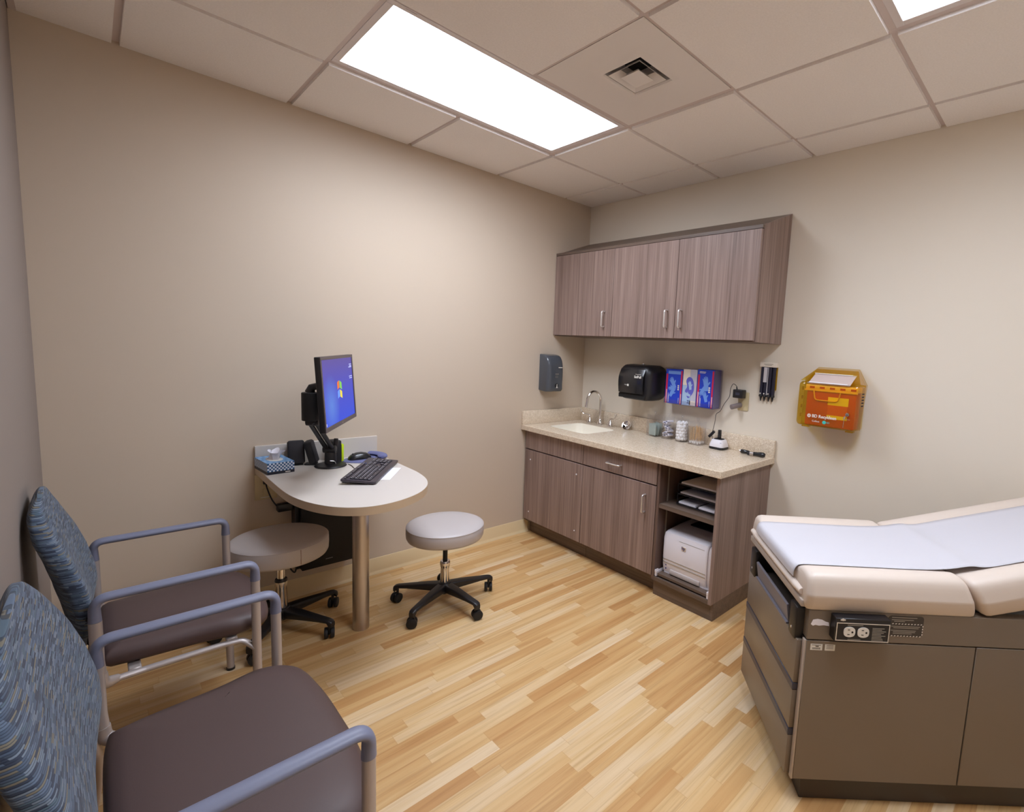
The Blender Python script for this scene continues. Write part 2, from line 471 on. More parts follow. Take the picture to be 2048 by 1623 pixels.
def swab_wood():
    b = NB('birch swab stick'); oi = b.n('ShaderNodeObjectInfo')
    return b.bsdf(color=b.ramp(oi.outputs['Random'], [(0, rgb(186, 142, 90)), (.5, rgb(224, 184, 132)), (1, rgb(240, 212, 168))]), rough=.6)
M['wood'] = swab_wood()
M['cotton'] = pm('cotton', (250, 248, 246), .95)
M['gauze'] = pm('pale green packet', (172, 186, 178), .6)
M['navyprint'] = pm('navy print', (44, 50, 110), .5)
M['tube'] = pm('navy black tube', (28, 27, 48), .4)
M['greymetal'] = pm('grey metal plug', (140, 128, 128), .45, .3)
M['logo_o'] = emit('logo orange', rgb(222, 120, 60), 1.0)
M['logo_g'] = emit('logo green', rgb(132, 196, 90), 1.0)
M['logo_b'] = emit('logo blue', rgb(110, 150, 236), 1.0)
M['logo_y'] = emit('logo yellow', rgb(226, 206, 80), 1.0)
M['icon'] = emit('screen text', rgb(176, 180, 232), 1.0)
M['teal'] = pm('teal print', (60, 190, 180), .5)

# ------------------------------------------------------------------ room shell
struct(MB().box((-L - .1, YB - .1, -.06), (.1, .1, 0)).build('floor', M['floor'], smooth=0))
struct(MB().box((-L - .1, 0, 0), (.1, .1, H + .12)).build('wall_left', M['wall_tan'], smooth=0))
struct(MB().box((0, YB, 0), (.1, 0, H + .12)).build('wall_right', M['wall_cream'], smooth=0))
struct(MB().box((-L - .1, YB, 0), (-L, 0, H + .12)).build('wall_front', M['wall_shaded'], smooth=0))
struct(MB().box((-L - .1, YB - .1, 0), (.1, YB, H + .12)).build('wall_back', M['wall_cream'], smooth=0))

def cove(path_axis, a, b, off, sgn):
    """vinyl cove base profile swept along one wall"""
    prof = [(0, 0), (.016, 0), (.0155, .004), (.009, .012), (.0055, .022), (.0045, .096), (.002, .1016), (0, .1016)]
    ra, rb = [], []
    for d, z in prof:
        if path_axis == 'x': ra.append((a, off - d, z)); rb.append((b, off - d, z))
        else: ra.append((off + sgn * d, a, z)); rb.append((off + sgn * d, b, z))
    return MB().loft([ra, rb])
struct(cove('x', -L + .001, -.53, -.0005, -1).build('baseboard_left', M['base']))
struct(cove('y', YB + .01, -.02, -L + .0005, 1).build('baseboard_front', M['base']))
struct(cove('y', YB + .01, -1.72, -.0005, -1).build('baseboard_right', M['base']))

# ceiling: lay-in tiles dropped below a 15/16" grid
GX = [-.2739 - k * T for k in range(-1, 6)]         # grid lines along y
GY = [-.5714 - k * T for k in range(-1, 7)]         # grid lines along x
gx = sorted([x for x in GX if -L < x < 0] + [-L, 0]); gy = sorted([y for y in GY if YB < y < 0] + [YB, 0])
LIGHTS = [(-2.1027, -1.181, -.8835, -.5714), (-2.1027, -3.0098, -.8835, -2.4002)]
VENT = (-1.4931, -1.7906, -.8835, -1.181)
def inside(x, y, r): return r[0] < x < r[2] and r[1] < y < r[3]
tiles = MB(); g = .0105
for i in range(len(gx) - 1):
    for j in range(len(gy) - 1):
        x0, x1, y0, y1 = gx[i], gx[i + 1], gy[j], gy[j + 1]
        cx, cy = (x0 + x1) / 2, (y0 + y1) / 2
        if any(inside(cx, cy, r) for r in LIGHTS) or inside(cx, cy, VENT): continue
        a0 = x0 + (g if x0 > -L else .0); a1 = x1 - (g if x1 < 0 else 0); b0 = y0 + (g if y0 > YB else 0); b1 = y1 - (g if y1 < 0 else 0)
        # bevelled (tegular) edge: smaller face below, larger back above
        e = .0016
        lo = [(a0 + e, b0 + e, H), (a1 - e, b0 + e, H), (a1 - e, b1 - e, H), (a0 + e, b1 - e, H)]
        hi = [(a0, b0, H + .015), (a1, b0, H + .015), (a1, b1, H + .015), (a0, b1, H + .015)]
        tiles.mesh(lo + hi, [(0, 1, 2, 3), (7, 6, 5, 4), (0, 4, 5, 1), (1, 5, 6, 2), (2, 6, 7, 3), (3, 7, 4, 0)])
tiles.box((-L - .1, YB - .1, H + .115), (.1, .1, H + .15))
ceil = struct(tiles.build('ceiling', M['tile'], smooth=0))
grid = MB(); gw = .0119
for x in GX:
    if -L < x < 0:
        ys = [(YB, 0)]
        if abs(x + 1.4931) < .01: ys = [(YB, -3.0098), (-2.4002, -1.181), (-.5714, 0)]
        for a, b in ys: grid.box((x - gw, a, H + .0125), (x + gw, b, H + .020))
for y in GY:
    if YB < y < 0: grid.box((-L, y - gw, H + .0127), (0, y + gw, H + .0205))
struct(grid.build('trim_1', M['grid'], smooth=0))
struct(MB().box((-L, YB, H - .001), (-L + .022, 0, H + .004)).box((-L, YB, H - .001), (-L + .002, 0, H + .03)).build('trim_2', M['grid'], smooth=0))

# ------------------------------------------------------------------ ceiling lights
for k, r in enumerate(LIGHTS):
    x0, y0, x1, y1 = r
    lab = ['long lit ceiling light panel over the desk beside the square air vent', 'lit ceiling light panel cut by the top edge, above the exam table'][k]
    t = thing('ceiling_light', lab, 'ceiling light', ((x0 + x1) / 2, (y0 + y1) / 2, H), group='recessed light panels in the ceiling')
    f = MB(); a = .0125
    X0, Y0, X1, Y1 = x0 + a, y0 + a, x1 - a, y1 - a
    w = .026
    for lo, hi in (((X0, Y0), (X1, Y0 + w)), ((X0, Y1 - w), (X1, Y1)), ((X0, Y0 + w), (X0 + w, Y1 - w)), ((X1 - w, Y0 + w), (X1, Y1 - w))):
        f.box((lo[0], lo[1], H + .0108), (hi[0], hi[1], H + .020), .0010, 1)
    f.build('door_frame', M['fixture'], t)
    h = MB()
    h.box((x0 + .006, y0 + .006, H + .10), (x1 - .006, y1 - .006, H + .105))
    for lo, hi in (((x0 + .006, y0 + .006), (x1 - .006, y0 + .01)), ((x0 + .006, y1 - .01), (x1 - .006, y1 - .006)), ((x0 + .006, y0 + .01), (x0 + .01, y1 - .01)), ((x1 - .01, y0 + .01), (x1 - .006, y1 - .01))):
        h.box((lo[0], lo[1], H + .0206), (hi[0], hi[1], H + .10))
    h.build('housing', M['fixture'], t, smooth=0)
    MB().box((X0 + w - .002, Y0 + w - .002, H + .0132), (X1 - w + .002, Y1 - w + .002, H + .016)).build('lens', M['lens'], t, smooth=0)
    for yy in (Y0 + .010, Y1 - .010):
        MB().box((X0 + .06, yy - .004, H + .0085), (X0 + .10, yy + .004, H + .0107), .0008, 1).build('latch', M['fixture'], t)

# ------------------------------------------------------------------ air vent
x0, y0, x1, y1 = VENT; cx, cy = -1.222, -1.53
t = thing('ceiling_vent', 'square metal air vent panel with small stepped cone in the ceiling', 'air vent', (cx, cy, H))
p = MB(); a = .0125; ro = .103
P = [(x0 + a, y0 + a), (x1 - a, y0 + a), (x1 - a, y1 - a), (x0 + a, y1 - a)]
def sq(h, z): return [(cx - h, cy - h, z), (cx + h, cy - h, z), (cx + h, cy + h, z), (cx - h, cy + h, z)]
p.loft([[(x, y, H + .0122) for x, y in P], [(x, y, H + .0105) for x, y in P], sq(.135, H + .0100), sq(.104, H - .002), sq(.098, H + .004), sq(.098, H + .09)], cap=False)
p.build('panel', M['register'], t, smooth=30)
MB().box((cx - .11, cy - .11, H + .09), (cx + .11, cy + .11, H + .094)).build('duct', M['dark'], t, smooth=0)
for h0, h1, z0, z1 in ((.060, .086, H + .024, H - .002), (.026, .048, H + .014, H - .007)):
    MB().loft([sq(h0, z0), sq(h1, z1), sq(h1 - .004, z1 + .002), sq(h0 - .006, z0 + .004)], cap=False).build('cone_ring', M['register'], t, smooth=30)
MB().loft([sq(.0482, H - .0075), sq(.001, H + .004)], cap=True).build('cone_centre', M['register'], t, smooth=30)

# ------------------------------------------------------------------ wall cabinet
def pull(name, c, along, out, ln, parent, mat=None, off=.030, r=.0055):
    """D-shaped bar handle"""
    c, along, out = Vector(c), Vector(along), Vector(out)
    a, b = c - along * ln / 2, c + along * ln / 2
    pts = fillet([a, a + out * off, b + out * off, b], .012, 5)
    mb = MB().tube(pts, r, 10, up=out.cross(along))
    return mb.build(name, mat or M['nickel'], parent)

WC = thing('wall_cabinet', 'grey-brown woodgrain wall cabinet with sloped top above the sink counter', 'cabinet', (0, -.845, 1.53))
ye = -1.695
def slope_side(y0, y1):
    return MB().mesh([(-.002, y0, 1.53), (-.326, y0, 1.53), (-.326, y0, 2.152), (-.002, y0, 2.282), (-.002, y1, 1.53), (-.326, y1, 1.53), (-.326, y1, 2.152), (-.002, y1, 2.282)],
                     [(0, 1, 2, 3), (7, 6, 5, 4), (0, 4, 5, 1), (1, 5, 6, 2), (2, 6, 7, 3), (3, 7, 4, 0)])
slope_side(ye, ye + .02).build('side_panel', M['lam'], WC, smooth=0)
slope_side(-.022, -.002).build('side_panel', M['lam'], WC, smooth=0)
MB().box((-.326, ye + .0205, 1.53), (-.002, -.0225, 1.55)).build('bottom_panel', M['lam_dark'], WC, smooth=0)
MB().box((-.012, ye + .0205, 1.5505), (-.002, -.0225, 2.24)).build('back_panel', M['lam_in'], WC, smooth=0)
y0, y1 = ye + .0205, -.0225
MB().mesh([(-.326, y0, 2.152), (-.002, y0, 2.282), (-.002, y0, 2.262), (-.326, y0, 2.132), (-.326, y1, 2.152), (-.002, y1, 2.282), (-.002, y1, 2.262), (-.326, y1, 2.132)],
          [(0, 1, 2, 3), (7, 6, 5, 4), (0, 4, 5, 1), (1, 5, 6, 2), (2, 6, 7, 3), (3, 7, 4, 0)]).build('top_panel', M['lam_dark'], WC, smooth=0)
MB().box((-.344, ye, 2.134), (-.326, -.002, 2.152)).build('top_rail', M['lam_dark'], WC, smooth=0)
for a, b in ((-.604, -.602), ):
    MB().box((-.325, -1.160, 1.5505), (-.013, -1.142, 2.13)).build('divider', M['lam_in'], WC, smooth=0)
doors = [(-.619, -.004, -.553), (-1.156, -.622, -1.099), (-1.692, -1.159, -1.205)]
for a, b, hy in doors:
    d = MB().box((-.347, a, 1.536), (-.3275, b, 2.131), .0012, 1).build('door', M['lam'], WC)
    pull('handle', (-.347, hy, 1.655), (0, 0, 1), (-1, 0, 0), .104, d)

# ------------------------------------------------------------------ base cabinets
FX, ZT = -.585, .8115         # front plane, top of carcass
def carcass(t, ya, yb, back=True, end=False):
    MB().box((FX + .021, yb, .10), (-.003, yb + .018, ZT)).build('side_panel', M['lam_in'], t, smooth=0)
    MB().box((FX + .021, ya - .018, .10), (-.003, ya, ZT)).build('side_panel', M['lam_in'], t, smooth=0)
    MB().box((FX + .021, yb + .0185, .10), (-.003, ya - .0185, .118)).build('bottom_panel', M['lam_in'], t, smooth=0)
    MB().box((-.012, yb + .0185, .1185), (-.003, ya - .0185, ZT)).build('back_panel', M['lam_in'], t, smooth=0)
    MB().box((-.515, yb + .0005, 0), (-.497, ya - .0005, .0995)).build('toe_kick', M['lam_dark'], t, smooth=0)

C1 = thing('sink_cabinet', 'woodgrain sink base cabinet in the corner, fixed panel with four white screws', 'cabinet', (-.3, -.33, 0), group='base cabinets under the counter')
carcass(C1, -.019, -.650)
MB().box((FX, -.650, .672), (FX + .02, -.016, .806), .0012, 1).build('apron_panel', M['lam'], C1)
fp = MB().box((FX, -.650, .122), (FX + .02, -.016, .664), .0012, 1).build('front_panel', M['lam'], C1)
for yy, zz in ((-.082, .592), (-.594, .588), (-.08, .188), (-.598, .192)):
    MB().cyl((FX - .0025, yy, zz), (FX + .001, yy, zz), .0055, seg=16, bev=.001).build('screw_cap', M['white'], fp)
C2 = thing('drawer_cabinet', 'woodgrain base cabinet with one drawer over one door, middle of the counter', 'cabinet', (-.3, -.965, 0), group='base cabinets under the counter')
carcass(C2, -.6535, -1.284)
dr = MB().box((FX, -1.282, .672), (FX + .02, -.6545, .806), .0012, 1).build('drawer', M['lam'], C2)
pull('handle', (FX, -.945, .733), (0, 1, 0), (-1, 0, 0), .112, dr)
do = MB().box((FX, -1.282, .122), (FX + .02, -.6545, .664), .0012, 1).build('door', M['lam'], C2)
pull('handle', (FX, -1.205, .545), (0, 0, 1), (-1, 0, 0), .106, do)
C3 = thing('open_cabinet', 'open shelf base cabinet at the counter end holding the printer and letter tray', 'cabinet', (-.3, -1.49, 0), group='base cabinets under the counter')
yo = -1.700
ep = MB().box((FX, yo, .10), (-.003, yo + .02, ZT)); ep.build('end_panel', M['lam'], C3, smooth=0)
MB().box((FX, -1.306, .10), (-.003, -1.288, ZT)).build('side_panel', M['lam_in'], C3, smooth=0)
MB().box((-.012, yo + .0205, .12), (-.003, -1.3065, ZT)).build('back_panel', M['lam_in'], C3, smooth=0)
MB().box((FX, yo + .0205, .10), (-.013, -1.3065, .122)).build('bottom_panel', M['lam_dark'], C3, smooth=0)
MB().box((FX + .004, yo + .0205, .543), (-.013, -1.3065, .568)).build('shelf', M['lam_dark'], C3, smooth=0)
MB().box((-.56, yo, 0), (-.003, yo + .018, .0995)).box((-.56, yo + .0185, 0), (-.542, -1.288, .0995)).build('toe_kick', M['lam_dark'], C3, smooth=0)
MB().box((-.572, yo + .036, .131), (-.03, -1.322, .146)).build('pull_out_tray', M['lam_dark'], C3, smooth=0)
for yy in (-1.3145, yo + .0275):
    s = 1 if yy < -1.5 else -1
    MB().box((-.582, yy - .006, .1265), (-.05, yy + .006, .158), .001, 1).box((-.584, yy - .006 - (0.004 if s > 0 else -.004), .150), (-.555, yy + .006, .166), .001, 1).build('slide_rail', M['white'], C3)
for yy in (-1.3063, ):
    pins = MB().box((-.506, yy - .0004, .18), (-.494, yy + .0001, .77))
    for z in [.20 + .032 * k for k in range(18)]:
        for x in (-.50, ):
            pins.cyl((x, yy - .0012, z), (x, yy + .0005, z), .0032, seg=10)
    pins.build('shelf_pin_strip', M['label_g'], C3)

# ------------------------------------------------------------------ countertop with sink cut-out
CT = thing('countertop', 'speckled beige solid surface countertop over the base cabinets', 'countertop', (-.31, -.857, .812))
ZC = .850
hole = rrect(-.478, -.548, -.152, -.142, .05, 6)
def plate_with_hole(outer, inner, z0, z1):
    t = bmesh.new()
    lo, hi = [], []
    for z, st in ((z0, lo), (z1, hi)):
        for loop in (outer, inner):
            vs = [t.verts.new((x, y, z)) for x, y in loop]
            for i in range(len(vs)): t.edges.new((vs[i], vs[(i + 1) % len(vs)]))
            st.append(vs)
        bmesh.ops.triangle_fill(t, use_beauty=True, use_dissolve=False, edges=[e for e in t.edges if all(abs(v.co.z - z) < 1e-6 for v in e.verts)])
    for a, b in zip(lo, hi):
        for i in range(len(a)): t.faces.new((a[i], a[(i + 1) % len(a)], b[(i + 1) % len(b)], b[i]))
    bmesh.ops.recalc_face_normals(t, faces=t.faces)
    return t
outer = [(-.002, -.002), (-.622, -.002), (-.622, -1.722), (-.002, -1.722)]
mb = MB(); mb.merge(plate_with_hole(outer, hole, .812, ZC))
top = mb.build('slab', M['counter'], CT, smooth=0)
bv = top.modifiers.new('edge', 'BEVEL'); bv.width = .0035; bv.segments = 2; bv.limit_method = 'ANGLE'; bv.angle_limit = math.radians(60)
MB().box((-.021, -1.721, ZC + .0003), (-.002, -.0025, ZC + .104), .002, 2).build('backsplash', M['counter'], CT)
MB().box((-.620, -.021, ZC + .0003), (-.0215, -.002, ZC + .104), .002, 2).build('side_splash', M['counter'], CT)

# sink bowl hung in the cut-out
sk = thing('sink', 'white rectangular undermount sink basin in the speckled counter', 'sink', (-.315, -.345, .72))
mb = MB()
def rl(d, r, z): return [(x, y, z) for x, y in rrect(-.478 + d, -.548 + d, -.152 - d, -.142 - d, r, 6)]
mb.loft([rl(-.02, .06, .8105), rl(-.02, .06, .806), rl(.0008, .05, .806), rl(.0008, .05, .8488), rl(.0035, .048, .8488), rl(.006, .048, .80), rl(.014, .048, .745), rl(.035, .045, .718), rl(.07, .035, .712)], cap=False)
mb.mesh(rl(.07, .035, .712), [tuple(range(28))])
bm_ = mb.build('basin', M['sink'], sk)
MB().cyl((-.315, -.345, .7125), (-.315, -.345, .7165), .03, seg=28, bev=.002).build('drain', M['chrome'], sk)

# faucet
fa = thing('faucet', 'chrome gooseneck faucet with two wrist blade handles behind the sink', 'faucet', (-.078, -.295, ZC))
bell = [(0, .001), (.026, .001), (.027, .006), (.024, .018), (.018, .034), (.0125, .044), (.011, .052), (0, .052)]
sx, sy = -.078, -.295
MB().lathe(bell, (sx, sy, ZC), 28).build('escutcheon', M['chrome'], fa)
pts = [(sx, sy, ZC + .04), (sx, sy, ZC + .17)] + [(sx - .062 + .062 * math.cos(a), sy + .012 * (1 - math.cos(a)), ZC + .19 + .075 * math.sin(a)) for a in [PI * k / 14 for k in range(15)]] + [(sx - .130, sy + .026, ZC + .160), (sx - .132, sy + .027, ZC + .145)]
MB().tube(pts, [.0105] * (len(pts) - 2) + [.0105, .0115], 16).build('spout', M['chrome'], fa)
for yy, a in ((-.178, 150), (-.408, -140)):
    MB().lathe([(0, .001), (.025, .001), (.026, .006), (.023, .018), (.016, .034), (.0125, .044), (0, .046)], (sx, yy, ZC), 28).build('valve_base', M['chrome'], fa)
    dx, dy = -.25, (1 if yy > -.3 else -1)
    pts = smooth_open([(sx, yy, ZC + .045), (sx, yy, ZC + .060), (sx + dx * .03, yy + dy * .022, ZC + .066), (sx + dx * .07, yy + dy * .05, ZC + .070), (sx + dx * .10, yy + dy * .072, ZC + .088), (sx + dx * .10, yy + dy * .080, ZC + .112)], 5)
    n = len(pts)
    MB().tube(pts, [.008 - .002 * min(1, k / 8) + .006 * max(0, (k - n * .5) / (n * .5)) for k in range(n)], 12, r2=[.008 - .0035 * min(1, k / 8) for k in range(n)]).build('blade_handle', M['chrome'], fa)
# chrome strainer leaning behind the handles
Q = Matrix.Translation((-.062, -.565, ZC + .032)) @ Matrix.Rotation(math.radians(-58), 4, 'Y') @ Matrix.Rotation(math.radians(14), 4, 'X')
mb = MB().lathe([(0, -.014), (.012, -.014), (.022, -.010), (.030, 0), (.036, .002), (.036, .005), (.028, .004), (.020, -.004), (.010, -.008), (0, -.008)], seg=32, M=Q)
mb.cyl((0, 0, -.010), (0, 0, .010), .0045, seg=12, M=Q).ball((0, 0, 0), .0065, M=Q @ Matrix.Translation((0, 0, .012)))
tag(mb.build('sink_strainer', M['chrome'], base=(-.062, -.565, ZC)), 'small round chrome sink strainer leaning on the backsplash by the faucet', 'strainer')

# ------------------------------------------------------------------ soap dispenser (left wall)
sd = thing('soap_dispenser', 'smoky dark soap dispenser on the wall above the counter corner', 'soap dispenser', (-.415, -.001, 1.11))
def side_prof(d):   # (y, z) side outline: bulged front, curved top
    return [(-.001, 1.108), (-d * .92, 1.104), (-d, 1.16), (-d * 1.02, 1.24), (-d * .98, 1.30), (-d * .86, 1.345), (-d * .62, 1.374), (-d * .3, 1.384), (-.001, 1.386)]
rings = []
for x, k in ((-.468, .78), (-.465, .90), (-.455, .985), (-.435, 1.0), (-.348, 1.0), (-.328, .985), (-.318, .90), (-.315, .78)):
    rings.append([(x, v[0], 1.245 + (v[1] - 1.245) * (.965 + .035 * (k - .78) / .22)) for v in smooth_open([(p[0], p[1], 0) for p in side_prof(.112 * k)], 3)])
mb = MB(); mb.loft(rings)
body = mb.build('cover', pm('smoked grey plastic', (76, 80, 87), .2, coat=.2), sd, smooth=50)
MB().box((-.372, -.1170, 1.285), (-.335, -.112, 1.291), .001, 1).build('level_window', M['label_w'], sd)
lt = MB().box((-.402, -.1172, 1.236), (-.370, -.1135, 1.241))
lt.box((-.402, -.1166, 1.222), (-.374, -.1135, 1.224)).box((-.402, -.1166, 1.212), (-.374, -.1135, 1.214)); lt.build('lettering', M['label_g'], sd, smooth=0)
MB().cyl((-.386, -.118, 1.150), (-.386, -.1115, 1.150), .017, seg=24, bev=.002).build('push_button', M['gloss'], sd)
mb = MB().ball((-.386, -.1195, 1.158), .0035).box((-.390, -.1205, 1.136), (-.382, -.1185, 1.152), .001, 1).box((-.395, -.1205, 1.132), (-.377, -.1185, 1.137), .001, 1)
mb.build('hand_symbol', M['label_w'], sd)

# ------------------------------------------------------------------ paper towel dispenser (right wall)
pt = thing('paper_towel_dispenser', 'glossy black rounded paper towel dispenser on the wall right of the faucet', 'paper towel dispenser', (-.001, -.725, 1.09))
ya, yb = -.572, -.878
rings = []
for x, ins, dz in ((-.001, .010, 0), (-.03, .002, 0), (-.10, 0, 0), (-.165, .004, .002), (-.190, .014, .006), (-.203, .032, .014)):
    rings.append([(x, p, q) for p, q in rrect(yb + ins, 1.098 + ins * .6, ya - ins, 1.352 - ins, max(.062 - ins * .3, .02), 7)])
mb = MB().loft(rings); mb.build('housing', M['black'], pt, smooth=50)
cv = []
for k in range(13):
    a = k / 12; z = 1.150 + .168 * a; x = -.204 - .022 * math.sin(PI * min(1, a * .62 + .22)) + .016 * max(0, a - .7) / .3
    cv.append((x, z))
rings = [[(x, -.606, z) for x, z in cv], [(x - .004, -.611, z) for x, z in cv], [(x - .004, -.830, z) for x, z in cv], [(x, -.835, z) for x, z in cv]]
mb = MB().loft(rings, closed=False, cap=False); mb.build('front_cover', M['gloss'], pt, smooth=50)
MB().box((-.2065, -.842, 1.112), (-.195, -.596, 1.142), .003, 2).build('paper_slot', M['dark'], pt)
MB().cyl((-.12, -.745, 1.350), (-.12, -.745, 1.361), .009, seg=16, bev=.002).build('lock', M['chrome'], pt)
def wallB(y, z, x): return frame((x, y, z), (0, -1, 0), (0, 0, 1))
mb = text_mb('Georgia-Pacific', .0085, wallB(-.768, 1.285, -.2305)); text_mb('SofPull', .0235, wallB(-.758, 1.266, -.2303), mb=mb, bold=.0008)
mb.build('lettering', M['label_w'], pt, smooth=0)
mb = text_mb('PUSH', .010, wallB(-.672, 1.206, -.2318)); mb.box((-.2318, -.712, 1.198), (-.2312, -.697, 1.2125), .0002, 1); mb.build('push_mark', M['label_w'], pt, smooth=0)

# ------------------------------------------------------------------ glove box holder with three cartons
gh = thing('glove_box_holder', 'clear acrylic glove box holder mounted under the wall cabinet', 'glove box holder', (-.001, -1.148, 1.095))
mb = MB(); ga, gb = -.925, -1.322
mb.box((-.005, gb, 1.098), (-.001, ga, 1.352)).box((-.098, gb, 1.098), (-.0055, ga, 1.102))
mb.box((-.098, ga - .003, 1.1025), (-.0055, ga, 1.348)).box((-.098, gb, 1.1025), (-.0055, gb + .003, 1.348))
mb.box((-.098, gb + .0035, 1.1025), (-.095, ga - .0035, 1.128))
mb.build('shell', M['smoke'], gh, smooth=0)
def glove_shape(cx, cz, s, rot, open_=True):
    """outline of a limp glove (y to the viewer's right is -y)"""
    pts = [(-.30, -.9), (.28, -.9), (.34, -.2), (.62, .05), (.70, .22), (.56, .28), (.32, .10), (.36, .5), (.33, .92), (.20, .94), (.16, .52), (.12, 1.0), (-.02, 1.02), (-.04, .52), (-.12, .96), (-.25, .92), (-.22, .48), (-.36, .78), (-.46, .72), (-.38, .30), (-.34, -.2)]
    c, q = math.cos(rot), math.sin(rot)
    return [(cx + s * (x * c - y * q), cz + s * (x * q + y * c)) for x, y in pts]
def carton(name, label, y0, y1, z1, front, kind):
    x0, x1 = -.0935, -.010
    t = thing(name, label, 'glove box', ((x0 + x1) / 2, (y0 + y1) / 2, 1.1025), group='glove boxes in the acrylic holder')
    w = y0 - y1
    MB().box((x0, y1, 1.1027), (x1, y0, z1), .0008, 1).build('carton', front, t)
    Mx = lambda d: Matrix(((0, 0, -1, x0 - d), (-1, 0, 0, y0), (0, 1, 0, 1.1027), (0, 0, 0, 1)))   # local x right, y up, z to viewer
    h = z1 - 1.1027
    if kind in 'ac':
        MB().box((.004, 0, 0), (.018, h * .86, .0004), M=Mx(0)).box((w - .014, 0, 0), (w - .002, h * .97, .0004), M=Mx(0)).build('stripe', M['redstripe'], t, smooth=0)
        if kind == 'a':
            p = MB(); p.prism(glove_shape(w * .46, h * .60, .042, .5), .0004, .0010, M=Mx(0)); p.prism(glove_shape(w * .44, h * .34, .040, -.5), .0010, .0014, M=Mx(0)); p.prism(glove_shape(w * .40, h * .46, .030, 1.9), .0014, .0018, M=Mx(0))
            p.box((.02, h * .86, .0003), (w - .016, h * .95, .0006), M=Mx(0))
            p.build('glove_picture', M['glove'], t, smooth=0)
        else:
            p = MB(); p.prism(glove_shape(w * .54, h * .62, .050, .15), .0004, .0010, M=Mx(0)); p.prism(glove_shape(w * .36, h * .44, .036, 2.6), .0010, .0014, M=Mx(0)); p.prism(glove_shape(w * .55, h * .28, .036, .3), .0014, .0018, M=Mx(0))
            p.build('glove_picture', M['glove'], t, smooth=0)
        q = MB()
        for i, (xx, z0, z2, ww) in enumerate(((.010, .008, .40, .0045), (.026, .01, .30, .003), (.032, .01, .24, .0025), (w - .009, .01, .30, .004), (w - .026, .012, .18, .0025))):
            q.box((xx, h * z0 + .004, .0004), (xx + ww, h * z2, .0009), M=Mx(0))
        for k in range(3):
            q.box((w - .036, h * (.40 + .055 * k), .0004), (w - .024, h * (.44 + .055 * k), .0009), M=Mx(0))
        if kind == 'c':
            q.box((.014, h * .93, .0004), (.062, h * .945, .0009), M=Mx(0)); q.box((.014, h * .90, .0004), (.058, h * .913, .0009), M=Mx(0))
        q.build('lettering', M['label_w'], t, smooth=0)
    else:
        MB().box((0, 0, .0), (w * .62, h * .55, .0004), M=Mx(0)).build('pale_panel', M['palebox'], t, smooth=0)
        MB().box((0, h * .56, .0), (w * .52, h * .995, .0004), M=Mx(0)).build('cream_panel', M['cream_print'], t, smooth=0)
        MB().box((w * .55, .003, 0), (w * .99, h * .13, .0004), M=Mx(0)).build('cream_panel', M['cream_print'], t, smooth=0)
        p = MB(); p.prism(smooth_closed([(w * .28, h * .30), (w * .20, h * .40), (w * .34, h * .52), (w * .25, h * .68), (w * .40, h * .78), (w * .62, h * .77), (w * .78, h * .66), (w * .84, h * .48), (w * .78, h * .36), (w * .62, h * .26), (w * .45, h * .20)], 4), .0006, .0012, M=Mx(0))
        p.build('glove_picture', M['gloved'], t, smooth=0)
        p = MB(); p.prism(glove_shape(w * .55, h * .55, .030, .2), .0012, .0017, M=Mx(0)); p.prism(glove_shape(w * .40, h * .30, .026, 1.3), .0012, .0017, M=Mx(0))
        p.build('glove_highlight', M['palebox'], t, smooth=0)
        text_mb('M', .034, Mx(0) @ Matrix.Translation((w * .50, h * .10, .0006)) @ Matrix.Rotation(PI / 2, 4, 'Z'), align='CENTER').build('lettering', M['navyprint'], t, smooth=0)
    return t
carton('glove_box', 'blue glove box with red side stripes, leftmost in the acrylic holder', -.931, -1.070, 1.336, M['bluebox'], 'a')
carton('glove_box', 'grey and pale blue glove box with a large letter M, middle of the holder', -1.075, -1.184, 1.344, M['greybox'], 'b')
c3 = carton('glove_box', 'blue glove box beside the power adapter, rightmost in the acrylic holder', -1.189, -1.314, 1.350, M['bluebox'], 'c')
MB().box((-.0925, -1.3152, 1.104), (-.011, -1.3143, 1.349)).build('side_print', M['violet'], c3, smooth=0)

# ------------------------------------------------------------------ ear specula tube dispenser
od = thing('speculum_dispenser', 'wall dispenser with four black tip tubes under a white header strip', 'tip dispenser', (-.001, -1.643, 1.185))
MB().box((-.008, -1.692, 1.255), (-.001, -1.592, 1.392), .001, 1).build('back_plate', M['amber'], od)
MB().box((-.030, -1.695, 1.392), (-.001, -1.588, 1.420), .002, 2).build('header', M['cream_print'], od)
q = MB(); q.box((-.0306, -1.672, 1.408), (-.0300, -1.612, 1.411)).box((-.0306, -1.664, 1.402), (-.0300, -1.620, 1.4045)); q.build('lettering', M['label_g'], od, smooth=0)
for k, yy in enumerate((-1.605, -1.628, -1.655, -1.679)):
    tb = MB().cyl((-.020, yy, 1.225), (-.020, yy, 1.3915), .0105, seg=18).build('tip_tube', M['tube'], od)
    MB().cyl((-.020, yy, 1.213), (-.020, yy, 1.2248), .0135, .0115, seg=18).cyl((-.020, yy, 1.184), (-.020, yy, 1.2129), .0022, .0085, seg=14).build('speculum_tip', M['black'], tb)
    if k < 3:
        MB().mesh([(-.0322, yy + .005, 1.234), (-.0322, yy - .005, 1.234), (-.0322, yy, 1.224), (-.0316, yy + .005, 1.234), (-.0316, yy - .005, 1.234), (-.0316, yy, 1.224)], [(0, 1, 2), (5, 4, 3), (0, 3, 4, 1), (1, 4, 5, 2), (2, 5, 3, 0)]).build('arrow_mark', M['label_w'], tb, smooth=0)
MB().box((-.0335, -1.640, 1.30), (-.0320, -1.6175, 1.39), .0004, 1).build('size_card', M['whiteg'], od)
MB().cyl((-.024, -1.6415, 1.222), (-.024, -1.6415, 1.391), .0025, seg=8).build('divider_rod', M['whiteg'], od)

